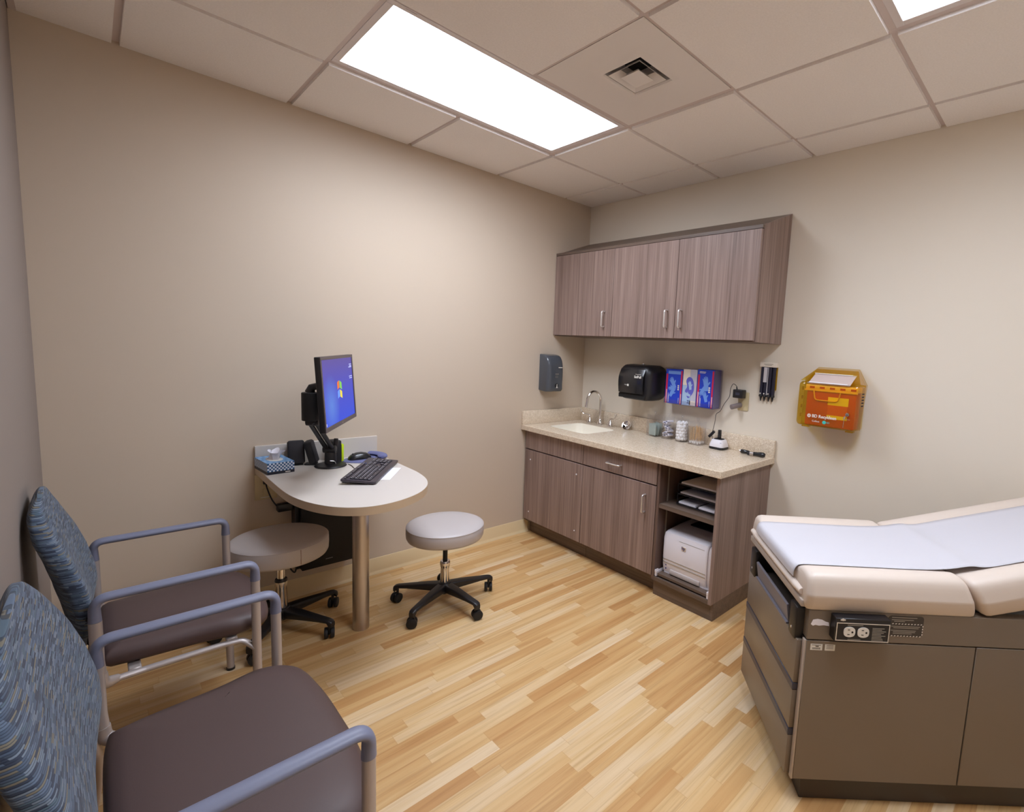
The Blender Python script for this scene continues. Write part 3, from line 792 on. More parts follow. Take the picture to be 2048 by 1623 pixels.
# ------------------------------------------------------------------ wall outlet right of the glove boxes, adapter and grey plug
def wall_plate_B(t, y, z, w=.072, h=.117):
    MB().prism(rrect(-w / 2, -h / 2, w / 2, h / 2, .006), 0, .006, .0022, M=frame((-.001, y, z), (0, -1, 0), (0, 0, 1))).build('plate', M['ivory'], t)
ob = thing('wall_outlet', 'cream wall outlet behind the black adapter above the counter', 'wall outlet', (-.001, -1.483, 1.11))
wall_plate_B(ob, -1.483, 1.166)
for dz in (.020, -.020):
    MB().prism(smooth_closed([(-.017, -.010), (-.017, .010), (0, .0145), (.017, .010), (.017, -.010), (0, -.0145)], 4), .006, .0075, M=frame((-.001, -1.483, 1.166 + dz), (0, -1, 0), (0, 0, 1))).build('socket', M['ivory'], ob)
pa = thing('power_adapter', 'black cube power adapter plugged into the outlet above the counter', 'power adapter', (-.035, -1.468, 1.176))
MB().box((-.062, -1.501, 1.187), (-.0095, -1.435, 1.240), .005, 3).build('body', M['black'], pa)
MB().box((-.0626, -1.484, 1.206), (-.0622, -1.455, 1.222)).build('label', M['pull'], pa, smooth=0)
cord = smooth_open([(-.04, -1.452, 1.240), (-.043, -1.447, 1.262), (-.05, -1.428, 1.272), (-.05, -1.412, 1.240), (-.045, -1.405, 1.19), (-.05, -1.375, 1.14), (-.05, -1.350, 1.09), (-.05, -1.322, 1.066), (-.05, -1.318, 1.02), (-.05, -1.308, .965), (-.052, -1.300, .930)], 5)
MB().tube(cord, .0018, 8).cyl((-.04, -1.452, 1.2395), (-.042, -1.449, 1.258), .0045, .003, seg=10).build('cord', M['black'], pa)
MB().tube(smooth_open([(-.050, -1.318, .952), (-.052, -1.303, .935), (-.055, -1.285, .914)], 4), .0095, 12).build('connector', M['black'], pa)
MB().tube(smooth_open([(-.0535, -1.303, .928), (-.057, -1.312, .908), (-.061, -1.319, .893)], 4), .0018, 8).build('cord', M['black'], pa)
gp = MB().cyl((-.009, -1.470, 1.143), (-.075, -1.440, 1.128), .016, seg=24, bev=.002)
tag(gp.build('wall_plug', M['greymetal'], base=(-.009, -1.470, 1.128)), 'grey cylindrical plug sticking out of the outlet below the black adapter', 'plug')

# ------------------------------------------------------------------ scope charger with handle, two scope heads
ch = thing('scope_charger', 'small white charging stand with black base on the counter', 'charger', (-.072, -1.372, ZC))
cx, cy = -.072, -1.372
def rr3(hx, hy, r, z): return [(x, y, z) for x, y in rrect(cx - hx, cy - hy, cx + hx, cy + hy, r, 5)]
MB().loft([rr3(.046, .050, .022, ZC + .001), rr3(.049, .053, .022, ZC + .006), rr3(.047, .051, .022, ZC + .0155)]).build('base', M['black'], ch)
MB().loft([rr3(.047, .051, .022, ZC + .016), rr3(.046, .050, .022, ZC + .03), rr3(.036, .040, .018, ZC + .058), rr3(.030, .034, .016, ZC + .062)]).build('shell', M['white'], ch)
MB().loft([rr3(.026, .030, .012, ZC + .0622), rr3(.024, .028, .012, ZC + .066)]).build('top_well', M['dark'], ch)
text_mb('ON', .007, frame((cx - .0405, cy - .03, ZC + .044), (0, -1, 0), (.3, 0, 1))).build('lettering', M['navyprint'], ch, smooth=0)
hd = MB().cyl((cx, cy, ZC + .0665), (cx, cy, ZC + .122), .0125, .0115, seg=24, bev=.002)
tag(hd.build('otoscope', M['gloss'], base=(cx, cy, ZC + .0665)), 'black scope handle standing in the white charging stand', 'scope handle')
def scope(label, p, d, kind):
    t = thing('scope_attachment', label, 'scope head', p, group='black scope heads lying on the counter')
    p = Vector(p); d = Vector(d).normalized(); s = Vector((-d.y, d.x, 0))
    if kind == 0:
        a = p + Vector((0, 0, .014))
        MB().tube([a - d * .026, a - d * .022, a + d * .004, a + d * .022, a + d * .034], [.010, .013, .0125, .011, .007], 18).build('body', M['gloss'], t)
        MB().tube([a - d * .033, a - d * .0262], [.0105, .0105], 18).build('lens_ring', M['chrome'], t)
    else:
        a = p + Vector((0, 0, .0165))
        MB().tube([a - d * .012, a + d * .012, a + d * .028, a + d * .046, a + d * .054], [.0125, .013, .0155, .0155, .011], 18).build('body', M['gloss'], t)
        MB().tube([a - d * .034, a - d * .0125], [.0115, .0125], 18).build('collar', M['steel'], t)
        MB().tube([a - d * .050 - Vector((0, 0, .004)), a - d * .0345 - Vector((0, 0, .002))], [.006, .0115], 18).build('tip', M['black'], t)
        MB().cyl(a + d * .0545, a + d * .057, .010, seg=18).build('eyepiece', M['black'], t)
scope('small black scope head with chrome end, left of the pair by the counter end', (-.075, -1.560, ZC + .0005), (.05, -1, 0), 0)
scope('black scope head with grey metal collar, at the right end of the counter', (-.095, -1.640, ZC + .0005), (.35, -1, 0), 1)

# ------------------------------------------------------------------ four acrylic jars
JY = [-.845, -.962, -1.080, -1.205]; JX = -.074
jl = ['clear square jar of green packets, leftmost jar on the counter', 'clear jar of small white and navy packets, second from the left', 'clear jar full of cotton balls, third along the counter', 'clear jar of wooden cotton swabs beside the white charger']
JW, JH = .046, .150
def jar(x, y, lab, square, lid_dy=0):
    t = thing('canister', lab, 'jar', (x, y, ZC), group='clear jars on the counter')
    hw = JW
    def ring(h, z): return [(x + a, y + b, z) for a, b in (rrect(-h, -h, h, h, .010, 4) if square else [(h * math.cos(q), h * math.sin(q)) for q in [2 * PI * k / 36 for k in range(36)]])]
    MB().loft([ring(hw, ZC + .0005), ring(hw, ZC + JH), ring(hw - .0025, ZC + JH), ring(hw - .0025, ZC + .005)], cap=True).build('body', M['clear'], t)
    l = MB().loft([ring(hw + .001, ZC + JH + .0005), ring(hw + .001, ZC + JH + .005)]).build('lid', M['clear'], t)
    MB().lathe([(0, 0), (.006, 0), (.006, .006), (.011, .012), (.012, .018), (.008, .023), (0, .024)], (x, y, ZC + JH + .0055), 20).build('knob', M['clear'], l)
    return t
for k in range(4): jar(JX, JY[k], jl[k], k in (0, 3))
rnd = random.Random(3)
# green packets, upright and leaning
for k in range(8):
    xx = JX - .030 + .008 * k; tilt = rnd.uniform(-.25, .25)
    Q = Matrix.Translation((xx, JY[0] - .003, ZC + .0085)) @ Matrix.Rotation(tilt * .35, 4, 'Y') @ Matrix.Rotation(rnd.uniform(-.16, .16), 4, 'X') @ Matrix.Rotation(rnd.uniform(-.06, .06), 4, 'Z')
    mb = MB().box((-.0016, -.031, 0), (.0016, .031, .080 + rnd.uniform(-.008, .006)), .0012, 1, M=Q)
    tag(mb.build('gauze_packet', M['gauze'], base=(xx, JY[0], ZC + .0085)), 'thin pale green packet standing in the leftmost clear jar', 'packet', 'green packets in the leftmost jar')
# white and navy packets
spots = [(0, .012, .010, 4, 0), (.006, -.014, .020, -12, 20), (-.012, .010, .034, 22, -25), (.004, -.012, .050, -28, 14), (-.014, -.006, .072, 14, 38), (.010, .014, .088, -16, -30), (-.010, .012, .108, 8, 12), (-.004, -.016, .118, -22, -16)]
for k, (dx, dy, dz, rz, rx) in enumerate(spots):
    Q = Matrix.Translation((JX + dx, JY[1] + dy * .8, ZC + .006 + dz * .93)) @ Matrix.Rotation(math.radians(rz), 4, 'Z') @ Matrix.Rotation(math.radians(rx), 4, 'X')
    mb = MB().box((-.0245, -.017, 0), (.0245, .017, .012), .0015, 1, M=Q)
    for u in (-1, 1):
        mb.box((-.0248, -.009, .0035), (-.0246, .009, .0085), mi=1, M=Q); mb.box((-.017, -.004 + .009 * u, .0121), (.017, .002 + .009 * u, .0123), mi=1, M=Q)
    tag(mb.build('wrapped_packet', [M['paper'], M['navyprint']], base=(JX + dx, JY[1] + dy * .8, ZC + .006 + dz * .93)), 'small white packet with navy print in the second jar from the left', 'packet', 'white packets in the second jar')
# cotton balls
proto = None
for lay in range(6):
    n = 8 if lay < 5 else 6
    for k in range(n):
        a = 2 * PI * k / n + lay * .5
        r = .0268
        p = (JX + r * math.cos(a), JY[2] + r * math.sin(a), ZC + .0205 + lay * .0205)
        if proto is None:
            t = bmesh.new(); bmesh.ops.create_icosphere(t, subdivisions=3, radius=.0145)
            for v in t.verts: v.co *= 1 + .07 * math.sin(v.co.x * 420) * math.sin(v.co.y * 510 + 1) + .05 * math.sin(v.co.z * 700)
            mb = MB(); mb.merge(t); o = mb.build('cotton_ball', M['cotton']); proto = o
        else:
            o = proto.copy(); COL.objects.link(o)
        o.location = p; o.rotation_euler = (rnd.uniform(0, 6), rnd.uniform(0, 6), rnd.uniform(0, 6)); s = rnd.uniform(.92, 1.06); o.scale = (s, s, s * .95)
        tag(o, 'white cotton ball in the third clear jar on the counter', 'cotton ball', 'cotton balls in the third jar')
# swabs
for k in range(42):
    gi, gj = k % 6, k // 6
    bx = JX - .034 + .0136 * gi + rnd.uniform(-.003, .003); by = JY[3] - .035 + .0117 * gj + rnd.uniform(-.0028, .0028)
    tx = JX + max(-.038, min(.038, (bx - JX) * .9 + rnd.uniform(-.012, .012))); ty = JY[3] + max(-.038, min(.038, (by - JY[3]) * .9 + rnd.uniform(-.014, .014)))
    b0 = Vector((bx, by, ZC + .0085)); b1 = Vector((tx, ty, ZC + .118 + rnd.uniform(-.006, .01))); d = (b1 - b0)
    mb = MB().cyl(b0 + d * .12, b1, .00125, seg=6).tube([b0, b0 + d * .03, b0 + d * .11, b0 + d * .15], [.0014, .0026, .0025, .0012], 8, mi=1)
    tag(mb.build('cotton_swab', [M['wood'], M['cotton']], base=b0), 'wooden cotton swab standing in the jar beside the white charger', 'cotton swab', 'cotton swabs in the rightmost jar')

# ------------------------------------------------------------------ sharps container in an amber wall cabinet
sc = thing('sharps_cabinet', 'amber see-through wall cabinet with a key in its lock, right of the counter', 'sharps cabinet', (-.001, -2.045, 1.085))
xf = -.150
mb = MB()
# front door, shallow box of clear amber (front + sides), then a sloped hood
A = [(-1.890, 1.092), (-2.200, 1.092), (-2.200, 1.332), (-1.890, 1.332)]
rings = []
def rq(x, ins, r=.022): return [(x, p, q) for p, q in rrect(-2.204 + ins, 1.090 + ins, -1.886 - ins, 1.334 - ins, r, 5)]
def ru(x, ins): q = rq(x, ins); return q[6:] + q[:6]
mb.loft([ru(-.062, 0), ru(-.140, .001), ru(-.150, .006), ru(-.1535, .014)], cap=False, closed=False)
mb.mesh([(-.1535, p, q) for p, q in rrect(-2.204 + .014, 1.104, -1.9, 1.320, .022, 5)], [tuple(range(24))])
mb.build('door', M['amber'], sc, smooth=50)
mb = MB()
# wall body behind the door
BK = [(-1.880, 1.086), (-2.178, 1.090), (-2.186, 1.200), (-2.194, 1.330), (-2.148, 1.412), (-1.930, 1.412), (-1.878, 1.350)]
mb.loft([[(-.0015, y, z) for y, z in BK], [(-.060, y, z) for y, z in [(-1.882, 1.088), (-2.196, 1.092), (-2.200, 1.200), (-2.203, 1.330), (-2.160, 1.402), (-1.942, 1.402), (-1.884, 1.346)]]], cap=True)
mb.build('wall_body', M['amber'], sc, smooth=0)
mb = MB()
# hood: slopes from the front lip up to the wall, with an opening for the tray
F = [(-1.892, 1.334), (-1.955, 1.334), (-2.150, 1.334), (-2.202, 1.334)]
Bk = [(-1.890, 1.346), (-1.958, 1.400), (-2.160, 1.400), (-2.214, 1.330)]
mb.mesh([(-.140, -1.890, 1.335), (-.061, -1.888, 1.347), (-.061, -1.942, 1.4015), (-.140, -1.925, 1.337)], [(0, 1, 2, 3)])
mb.mesh([(-.140, -2.200, 1.335), (-.061, -2.203, 1.331), (-.061, -2.160, 1.4015), (-.140, -2.165, 1.337)], [(0, 1, 2, 3)])
mb.mesh([(-.061, -1.942, 1.4015), (-.061, -2.160, 1.4015), (-.085, -2.160, 1.383), (-.085, -1.944, 1.383)], [(0, 1, 2, 3)])
mb.build('hood', M['amber'], sc, smooth=0)
for k in range(5):
    z = 1.222 + .0155 * k
    MB().box((-.108, -2.2052, z), (-.080, -2.2025, z + .006)).build('vent_slot', M['dark'], sc, smooth=0)
for k in range(4):
    MB().box((-.09, -1.8855, 1.13 + .05 * k), (-.07, -1.8815, 1.15 + .05 * k), .0015, 1).build('hinge', M['amber'], sc)
MB().box((-.135, -1.955, 1.0825), (-.10, -1.915, 1.0895), .002, 1).box((-.135, -2.185, 1.0825), (-.10, -2.145, 1.0895), .002, 1).build('latch_foot', M['amber'], sc)
lk = MB().cyl((-.1535, -2.158, 1.178), (-.166, -2.158, 1.178), .0095, seg=24, bev=.0015).build('lock', M['chrome'], sc)
k_ = MB().tube([(-.170, -2.150, 1.170), (-.171, -2.146, 1.156)], .004, 10).tube([(-.171, -2.147, 1.156), (-.172, -2.146, 1.110)], .0014, 8).tube([(-.171, -2.138, 1.156), (-.171, -2.176, 1.153)], .0012, 8)
k_.build('key', M['chrome'], sc)
mb = text_mb('BD Recykleen', .0225, wallB(-1.975, 1.149, -.1541), bold=.0006)
text_mb('Collect', .0135, wallB(-1.978, 1.122, -.1541), mb=mb)
mb.build('lettering', M['label_w'], sc, smooth=0)
ring = [(math.cos(2 * PI * k / 24), math.sin(2 * PI * k / 24)) for k in range(24)]
mb = MB().prism([(.0098 * a, .0098 * b) for a, b in ring], 0, .0004, M=wallB(-1.960, 1.149, -.1541)); mb.build('logo_disc', M['label_w'], sc, smooth=0)
mb = MB().box((-.006, -.001, 0), (.006, .001, .0003), M=wallB(-1.960, 1.149, -.1546)); mb.box((-.001, -.006, 0), (.001, .006, .0003), M=wallB(-1.960, 1.149, -.1546)); mb.build('logo_cross', M['red'], sc, smooth=0)
mb = MB().prism([(.010 * a, .009 * b) for a, b in ring], 0, .0004, M=wallB(-2.043, 1.121, -.1541)); text_mb('BD', .012, wallB(-2.055, 1.121, -.1541), mb=mb); mb.build('green_mark', M['teal'], sc, smooth=0)
# the red container inside
sk_ = thing('sharps_container', 'red sharps box with orange lid and yellow labels inside the amber cabinet', 'sharps container', (-.1, -2.06, 1.092))
MB().box((-.137, -2.186, 1.097), (-.064, -1.930, 1.290), .006, 2).build('bin', M['red'], sk_)
MB().box((-.141, -2.190, 1.2905), (-.064, -1.922, 1.318), .004, 2).box((-.144, -2.192, 1.284), (-.139, -1.918, 1.292), .001, 1).build('lid', M['orange'], sk_)
for k in range(5):
    yy = -1.945 - .053 * k
    MB().box((-.1425, yy - .026, 1.298), (-.1412, yy, 1.309), .0006, 1).build('lid_slot', M['red'], sk_)
hb = fillet([(-.1405, -1.968, 1.288), (-.1405, -1.978, 1.236), (-.1405, -2.098, 1.236), (-.1405, -2.108, 1.288)], .02, 6)
MB().tube(hb, .0085, 10, r2=.0028, up=(0, 0, 1)).build('handle', M['orange'], sk_)
MB().box((-.1385, -2.150, 1.216), (-.1372, -2.046, 1.258)).box((-.1385, -2.150, 1.143), (-.1372, -2.046, 1.162)).build('label', M['yellow'], sk_, smooth=0)
MB().box((-.1380, -2.148, 1.1625), (-.1372, -2.048, 1.2155)).build('label', pm('bright red label', (214, 66, 14), .5), sk_, smooth=0)
# white drop tray in the opening
tr = MB()
tr.mesh([(-.146, -1.935, 1.322), (-.146, -2.150, 1.322), (-.070, -2.158, 1.378), (-.070, -1.945, 1.378)], [(0, 1, 2, 3)])
tr.mesh([(-.150, -1.930, 1.328), (-.150, -2.155, 1.328), (-.146, -2.150, 1.322), (-.146, -1.935, 1.322)], [(0, 1, 2, 3)])
o = tr.build('drop_tray', M['mauve'], sk_, smooth=0); sf = o.modifiers.new('s', 'SOLIDIFY'); sf.thickness = .002
MB().box((-.0, 0, 0), (.200, .006, .003), .001, 1, M=frame((-.1515, -1.940, 1.327), (0, -1, 0), (0.7, 0, .7))).box((0, .086, 0), (.200, .092, .003), .001, 1, M=frame((-.150, -1.942, 1.323), (0, -1, 0), (0.79, 0, .6))).build('tray_rim', M['paper'], sk_)

# ------------------------------------------------------------------ printer and letter tray in the open cabinet
pr = thing('printer', 'white desktop laser printer in the bottom of the open cabinet', 'printer', (-.36, -1.50, .147))
px0, px1, py0, py1 = -.545, -.175, -1.662, -1.330   # front x, back x, right y, left y
zb, zt = .1475, .405
def prof(ins):   # side outline x,z: rounded front top, sloping down to the rear
    return [(px0 + .012, zb + .010), (px0 + .004, zb + .05), (px0, zb + .10), (px0 + .001, zt - .035), (px0 + .012, zt - .008), (px0 + .035, zt), (px0 + .16, zt + .010), (px1 - .03, zt + .014), (px1, zt - .01), (px1, zb + .010)]
rings = []
for y, k in ((py1 - .001, .975), (py1 - .010, .995), (py1 - .022, 1), (py0 + .042, 1), (py0 + .034, .995), (py0 + .030, .98)):
    rings.append([((px0 + px1) / 2 + (x - (px0 + px1) / 2) * k, y, zb + (z - zb) * (k if z > zb + .2 else 1)) for x, z in prof(0)])
MB().loft(rings).build('housing', M['white'], pr, smooth=35)
rings = []
for y, k in ((py0 + .0295, .98), (py0 + .008, .985), (py0, .95)):
    rings.append([((px0 + px1) / 2 + .006 + (x - (px0 + px1) / 2) * k, y, zb + .002 + (z - zb) * (k - .03)) for x, z in prof(0)])
MB().loft(rings).build('side_cover', M['white'], pr, smooth=35)
MB().box((px0 + .17, py0 + .06, zt + .004), (px1 - .05, py1 - .07, zt + .0165)).build('output_well', M['dark'], pr, smooth=0)
MB().loft([[(px1 - .055, py0 + .05, zt + .016), (px1 - .02, py0 + .05, zt + .016), (px1 - .02, py0 + .05, zt + .046), (px1 - .04, py0 + .05, zt + .046)], [(px1 - .055, py1 - .05, zt + .016), (px1 - .02, py1 - .05, zt + .016), (px1 - .02, py1 - .05, zt + .046), (px1 - .04, py1 - .05, zt + .046)]]).build('rear_hood', M['whiteg'], pr, smooth=0)
MB().box((px0 - .0012, py0 + .036, zb + .0885), (px0 + .004, py1 - .006, zb + .0905)).box((px0 - .0006, py0 + .036, zb + .070), (px0 + .006, py1 - .006, zb + .0715)).box((px0 + .0005, py0 + .05, zt - .036), (px0 + .006, py1 - .11, zt - .034)).build('seam', M['label_g'], pr, smooth=0)
MB().box((px0 + .001, py0 + .07, zb + .004), (px0 + .02, py1 - .055, zb + .034), .006, 2).build('tray_recess', M['taupe'], pr)
for z in (.050, .028): MB().box((px0 + .002, py1 - .030, zb + z), (px0 + .006, py1 - .024, zb + z + .007)).build('indicator', M['navyprint'], pr, smooth=0)
MB().box((px0 - .0015, -1.490, zb + .176), (px0 + .003, -1.462, zb + .201), .001, 1).build('logo_plate', M['nickel'], pr)
text_mb('hp', .024, frame((px0 - .0018, -1.4615, zb + .190), (0, -1, 0), (0, 0, 1)), bold=.0006).build('lettering', M['navyprint'], pr, smooth=0)
MB().box((px0 + .012, py0 + .002, zb), (px0 + .05, py0 + .075, zb + .0095)).box((px1 - .05, py0 + .02, zb), (px1 - .01, py1 - .02, zb + .0095)).box((px0 + .012, py1 - .05, zb), (px0 + .05, py1 - .01, zb + .0095)).build('foot', M['white'], pr, smooth=0)

lt = thing('letter_tray', 'three-tier black wire letter tray on the shelf above the printer', 'letter tray', (-.4, -1.51, .569))
ty0, ty1 = -1.652, -1.375
TZ = [.574, .632, .690]
for k, z in enumerate(TZ):
    dx = .006 * k
    mb = MB().box((-.500 + dx, ty0 + .004, z), (-.20, ty1 - .004, z + .003))
    rim = fillet([(-.20, ty1, z + .022), (-.505 + dx, ty1, z + .004), (-.515 + dx, ty1 - .01, z + .002), (-.515 + dx, ty0 + .01, z + .002), (-.505 + dx, ty0, z + .004), (-.20, ty0, z + .022)], .012, 4)
    mb.tube(rim, .0032, 8)
    for yy in (ty0, ty1):
        mb.box((-.49 + dx, yy - .0015, z + .002), (-.20, yy + .0015, z + .018))
    mb.build('tray', M['black'], lt)
for yy in (ty0 - .002, ty1 + .002):
    for x in (-.485, -.24):
        for za, zb_ in ((TZ[0] + .01, TZ[1] + .006), (TZ[1] + .01, TZ[2] + .006)):
            MB().tube(fillet([(x, yy, za), (x - .012, yy, (za + zb_) / 2), (x + .004, yy, zb_)], .01, 4), .0026, 8).build('riser', M['black'], lt)
MB().box((-.49, ty0 + .02, .5685), (-.47, ty0 + .04, .5738)).box((-.49, ty1 - .04, .5685), (-.47, ty1 - .02, .5738)).box((-.24, ty0 + .02, .5685), (-.22, ty1 - .02, .5738)).build('foot', M['black'], lt, smooth=0)
def stack(lab, x0, x1, y0, y1, z, h, rz=0, mat='paper'):
    mb = MB(); r = random.Random(int(z * 1e4) + int(y0 * 100)); n = max(2, int(h / .0022))
    for k in range(n):
        Q = Matrix.Translation(((x0 + x1) / 2 + r.uniform(-.003, .003), (y0 + y1) / 2 + r.uniform(-.002, .002), z + h * k / n)) @ Matrix.Rotation(rz + r.uniform(-.008, .008), 4, 'Z')
        mb.box((-(x1 - x0) / 2, -(y1 - y0) / 2, 0), ((x1 - x0) / 2, (y1 - y0) / 2, h / n * .93), M=Q)
    return tag(mb.build('paper_stack', M[mat], smooth=0, base=((x0 + x1) / 2, (y0 + y1) / 2, z)), lab, 'paper', 'papers in the letter tray')
stack('stack of white paper in the top tier of the black letter tray', -.490, -.225, ty0 + .018, ty1 - .018, TZ[2] + .0045, .010)
stack('stack of white paper in the middle tier of the black letter tray', -.497, -.23, ty0 + .018, ty1 - .018, TZ[1] + .0045, .010)
stack('half-width paper stack on the left of the bottom letter tray tier', -.502, -.26, ty1 - .130, ty1 - .016, TZ[0] + .0045, .010)
stack('half-width paper stack on the right of the bottom letter tray tier', -.504, -.26, ty0 + .018, ty0 + .122, TZ[0] + .0045, .012)

# ------------------------------------------------------------------ desk
ZD = .757
dk = thing('desk', 'beige wall-mounted desk with rounded end on one steel post', 'desk', (-1.98, -.45, 0))
curve = smooth_open([(-1.681, -.44, 0), (-1.683, -.56, 0), (-1.704, -.69, 0), (-1.752, -.80, 0), (-1.83, -.888, 0), (-1.93, -.943, 0), (-2.03, -.962, 0), (-2.115, -.940, 0), (-2.185, -.878, 0), (-2.235, -.785, 0), (-2.266, -.68, 0), (-2.280, -.57, 0), (-2.283, -.46, 0)], 5)
poly = [(-2.283, -.002), (-1.681, -.002)] + [(p.x, p.y) for p in curve]
MB().prism(poly, ZD - .036, ZD - .0012, 0).build('edge_band', M['desk_edge'], dk, smooth=25)
MB().prism([(x + (.0004 if x < -2 else -.0004), y if y > -.01 else y + .0004) for x, y in poly], ZD - .0011, ZD, 0).build('top', M['desk'], dk, smooth=0)
MB().box((-2.283, -.018, ZD + .0004), (-1.681, -.002, ZD + .107), .0015, 1).build('backsplash', M['desk'], dk)
MB().cyl((-1.962, -.540, 0), (-1.962, -.540, ZD - .0365), .0375, seg=40).build('leg', M['steel'], dk)

# tissue box
tb = thing('tissue_box', 'blue patterned tissue box on the left corner of the desk', 'tissue box', (-2.224, -.124, ZD), rz=math.radians(5), local=True)
mb = MB().box((-.058, -.093, .0005), (.058, .093, .014), mi=0); mb.build('bottom_band', M['tissue_navy'], tb, smooth=0)
def uvbox(lo, hi, mat_side, mat_top, name, parent):
    mb = MB().box(lo, hi); o = mb.build(name, [mat_side, mat_top], parent, smooth=0); me = o.data
    uv = me.uv_layers.new(name='UVMap')
    for p in me.polygons:
        n = p.normal; p.material_index = 1 if abs(n.z) > .5 else 0
        for li in p.loop_indices:
            c = me.vertices[me.loops[li].vertex_index].co
            u = [(c[i] - lo[i]) / (hi[i] - lo[i]) for i in range(3)]
            uv.data[li].uv = (u[0], u[1]) if abs(n.z) > .5 else ((u[0], u[2]) if abs(n.y) > .5 else (u[1] * 1.7, u[2]))
    return o
uvbox((-.058, -.093, .0142), (.058, .093, .056), M['tissue_side'], M['tissue_top'], 'carton', tb)
MB().prism([(.034 * math.cos(2 * PI * k / 24), .056 * math.sin(2 * PI * k / 24)) for k in range(24)], .0561, .0566).build('opening', M['label_w'], tb, smooth=0)
t = []
rt = random.Random(5); rings = []
for i, (rr, z) in enumerate(((.022, .0567), (.020, .068), (.022, .080), (.028, .091), (.030, .099))):
    rings.append([((rr * (1 + .35 * math.sin(3 * a + i)) * math.cos(a)) + .006 * i * .4, rr * (1.35 + .3 * math.sin(4 * a + i * .8)) * math.sin(a), z + .007 * math.sin(3 * a + i * 1.3) * (i > 0)) for a in [2 * PI * k / 28 for k in range(28)]])
MB().loft(rings, cap=False).build('tissue', M['paper'], tb, smooth=60)
MB().box((.018, -.0934, .004), (.040, -.0931, .009)).build('carton_mark', M['label_w'], tb, smooth=0)

# two small speakers
def speaker(name, lab, loc, rz):
    t = thing(name, lab, 'speaker', loc, rz=rz, group='computer speakers on the desk', local=True)
    Q = Matrix.Rotation(math.radians(-14), 4, 'X')
    MB().prism(rrect(-.038, -.062, .038, .062, .012, 4), -.016, .016, .006, M=Matrix.Translation((0, .012, .0665)) @ Q @ Matrix.Rotation(PI / 2, 4, 'X')).build('cabinet', M['blackm'], t)
    MB().prism(rrect(-.033, -.057, .033, .057, .010, 4), .0163, .0195, .002, M=Matrix.Translation((0, .012, .0665)) @ Q @ Matrix.Rotation(PI / 2, 4, 'X')).build('grille', pm('charcoal speaker cloth', (46, 43, 46), .9), t)
    MB().prism(rrect(-.030, -.016, .030, .040, .010, 4), .0005, .006, .002).build('foot', M['black'], t)
    return t
speaker('desk_speaker', 'black desk speaker nearest the tissue box, facing out', (-2.115, -.075, ZD), math.radians(-8))
speaker('desk_speaker', 'black desk speaker turned sideways beside the monitor arm', (-2.040, -.096, ZD), math.radians(62))

# monitor arm and monitor
ax, ay = -1.985, -.185
ma = thing('monitor_stand', 'black adjustable monitor arm with round base on the desk', 'monitor arm', (ax, ay, ZD))
MB().lathe([(0, .0008), (.074, .0008), (.076, .003), (.072, .009), (.030, .014), (0, .014)], (ax, ay, ZD), 44).build('base', M['black'], ma)
MB().lathe([(0, .0142), (.028, .0142), (.027, .06), (.0265, .078), (.022, .084), (0, .084)], (ax, ay, ZD), 32).build('post', M['black'], ma)
MB().tube(fillet([(ax + .018, ay - .026, ZD + .012), (ax + .010, ay - .031, ZD + .030), (ax - .012, ay - .029, ZD + .034)], .01, 4), .002, 8).build('clip', M['nickel'], ma)
mc = Vector((-2.034, -.484, 1.190)); yw = math.radians(57.67); ti = math.radians(3.56)
mr = Vector((math.cos(yw), math.sin(yw), 0)); mn = Vector((math.sin(yw), -math.cos(yw), 0))
mup = Vector((0, 0, 1)) * math.cos(ti) - mn * math.sin(ti); mf = mr.cross(mup)
knee = Vector((-2.122, -.385, 1.030)); base_j = Vector((ax - .008, ay - .012, ZD + .094))
side = (knee - base_j).cross(Vector((0, 0, 1))).normalized()
for sg in (-1, 1):
    MB().tube([base_j + side * .014 * sg, knee + side * .014 * sg], .011, 12).build('lower_arm', M['black'], ma)
MB().cyl(base_j - side * .03, base_j + side * .03, .020, seg=24, bev=.003).build('joint', M['black'], ma)
MB().cyl(knee - side * .028, knee + side * .028, .017, seg=24, bev=.003).build('joint', M['black'], ma)
MB().tube([Vector((ax + .02, ay, ZD + .07)), Vector((ax + .024, ay - .004, ZD + .125)), Vector((ax + .026, ay - .004, ZD + .146))], [.011, .012, .010], 14).build('lever', M['black'], ma)
hc = Vector((-2.140, -.418, 0))
MB().cyl(hc + Vector((0, 0, 1.044)), hc + Vector((0, 0, 1.176)), .036, seg=32, bev=.004).build('lift_housing', M['blackm'], ma)
vp = mc - mf * .030
MB().tube([hc + Vector((0, 0, 1.1765)), hc + Vector((.006, -.006, 1.20)), vp - mf * .03 + Vector((0, 0, .03))], [.022, .018, .016], 16).build('tilt_bracket', M['black'], ma)
MB().tube([knee + Vector((0, 0, .008)), hc + Vector((0, 0, 1.043))], .018, 14).build('knuckle', M['black'], ma)

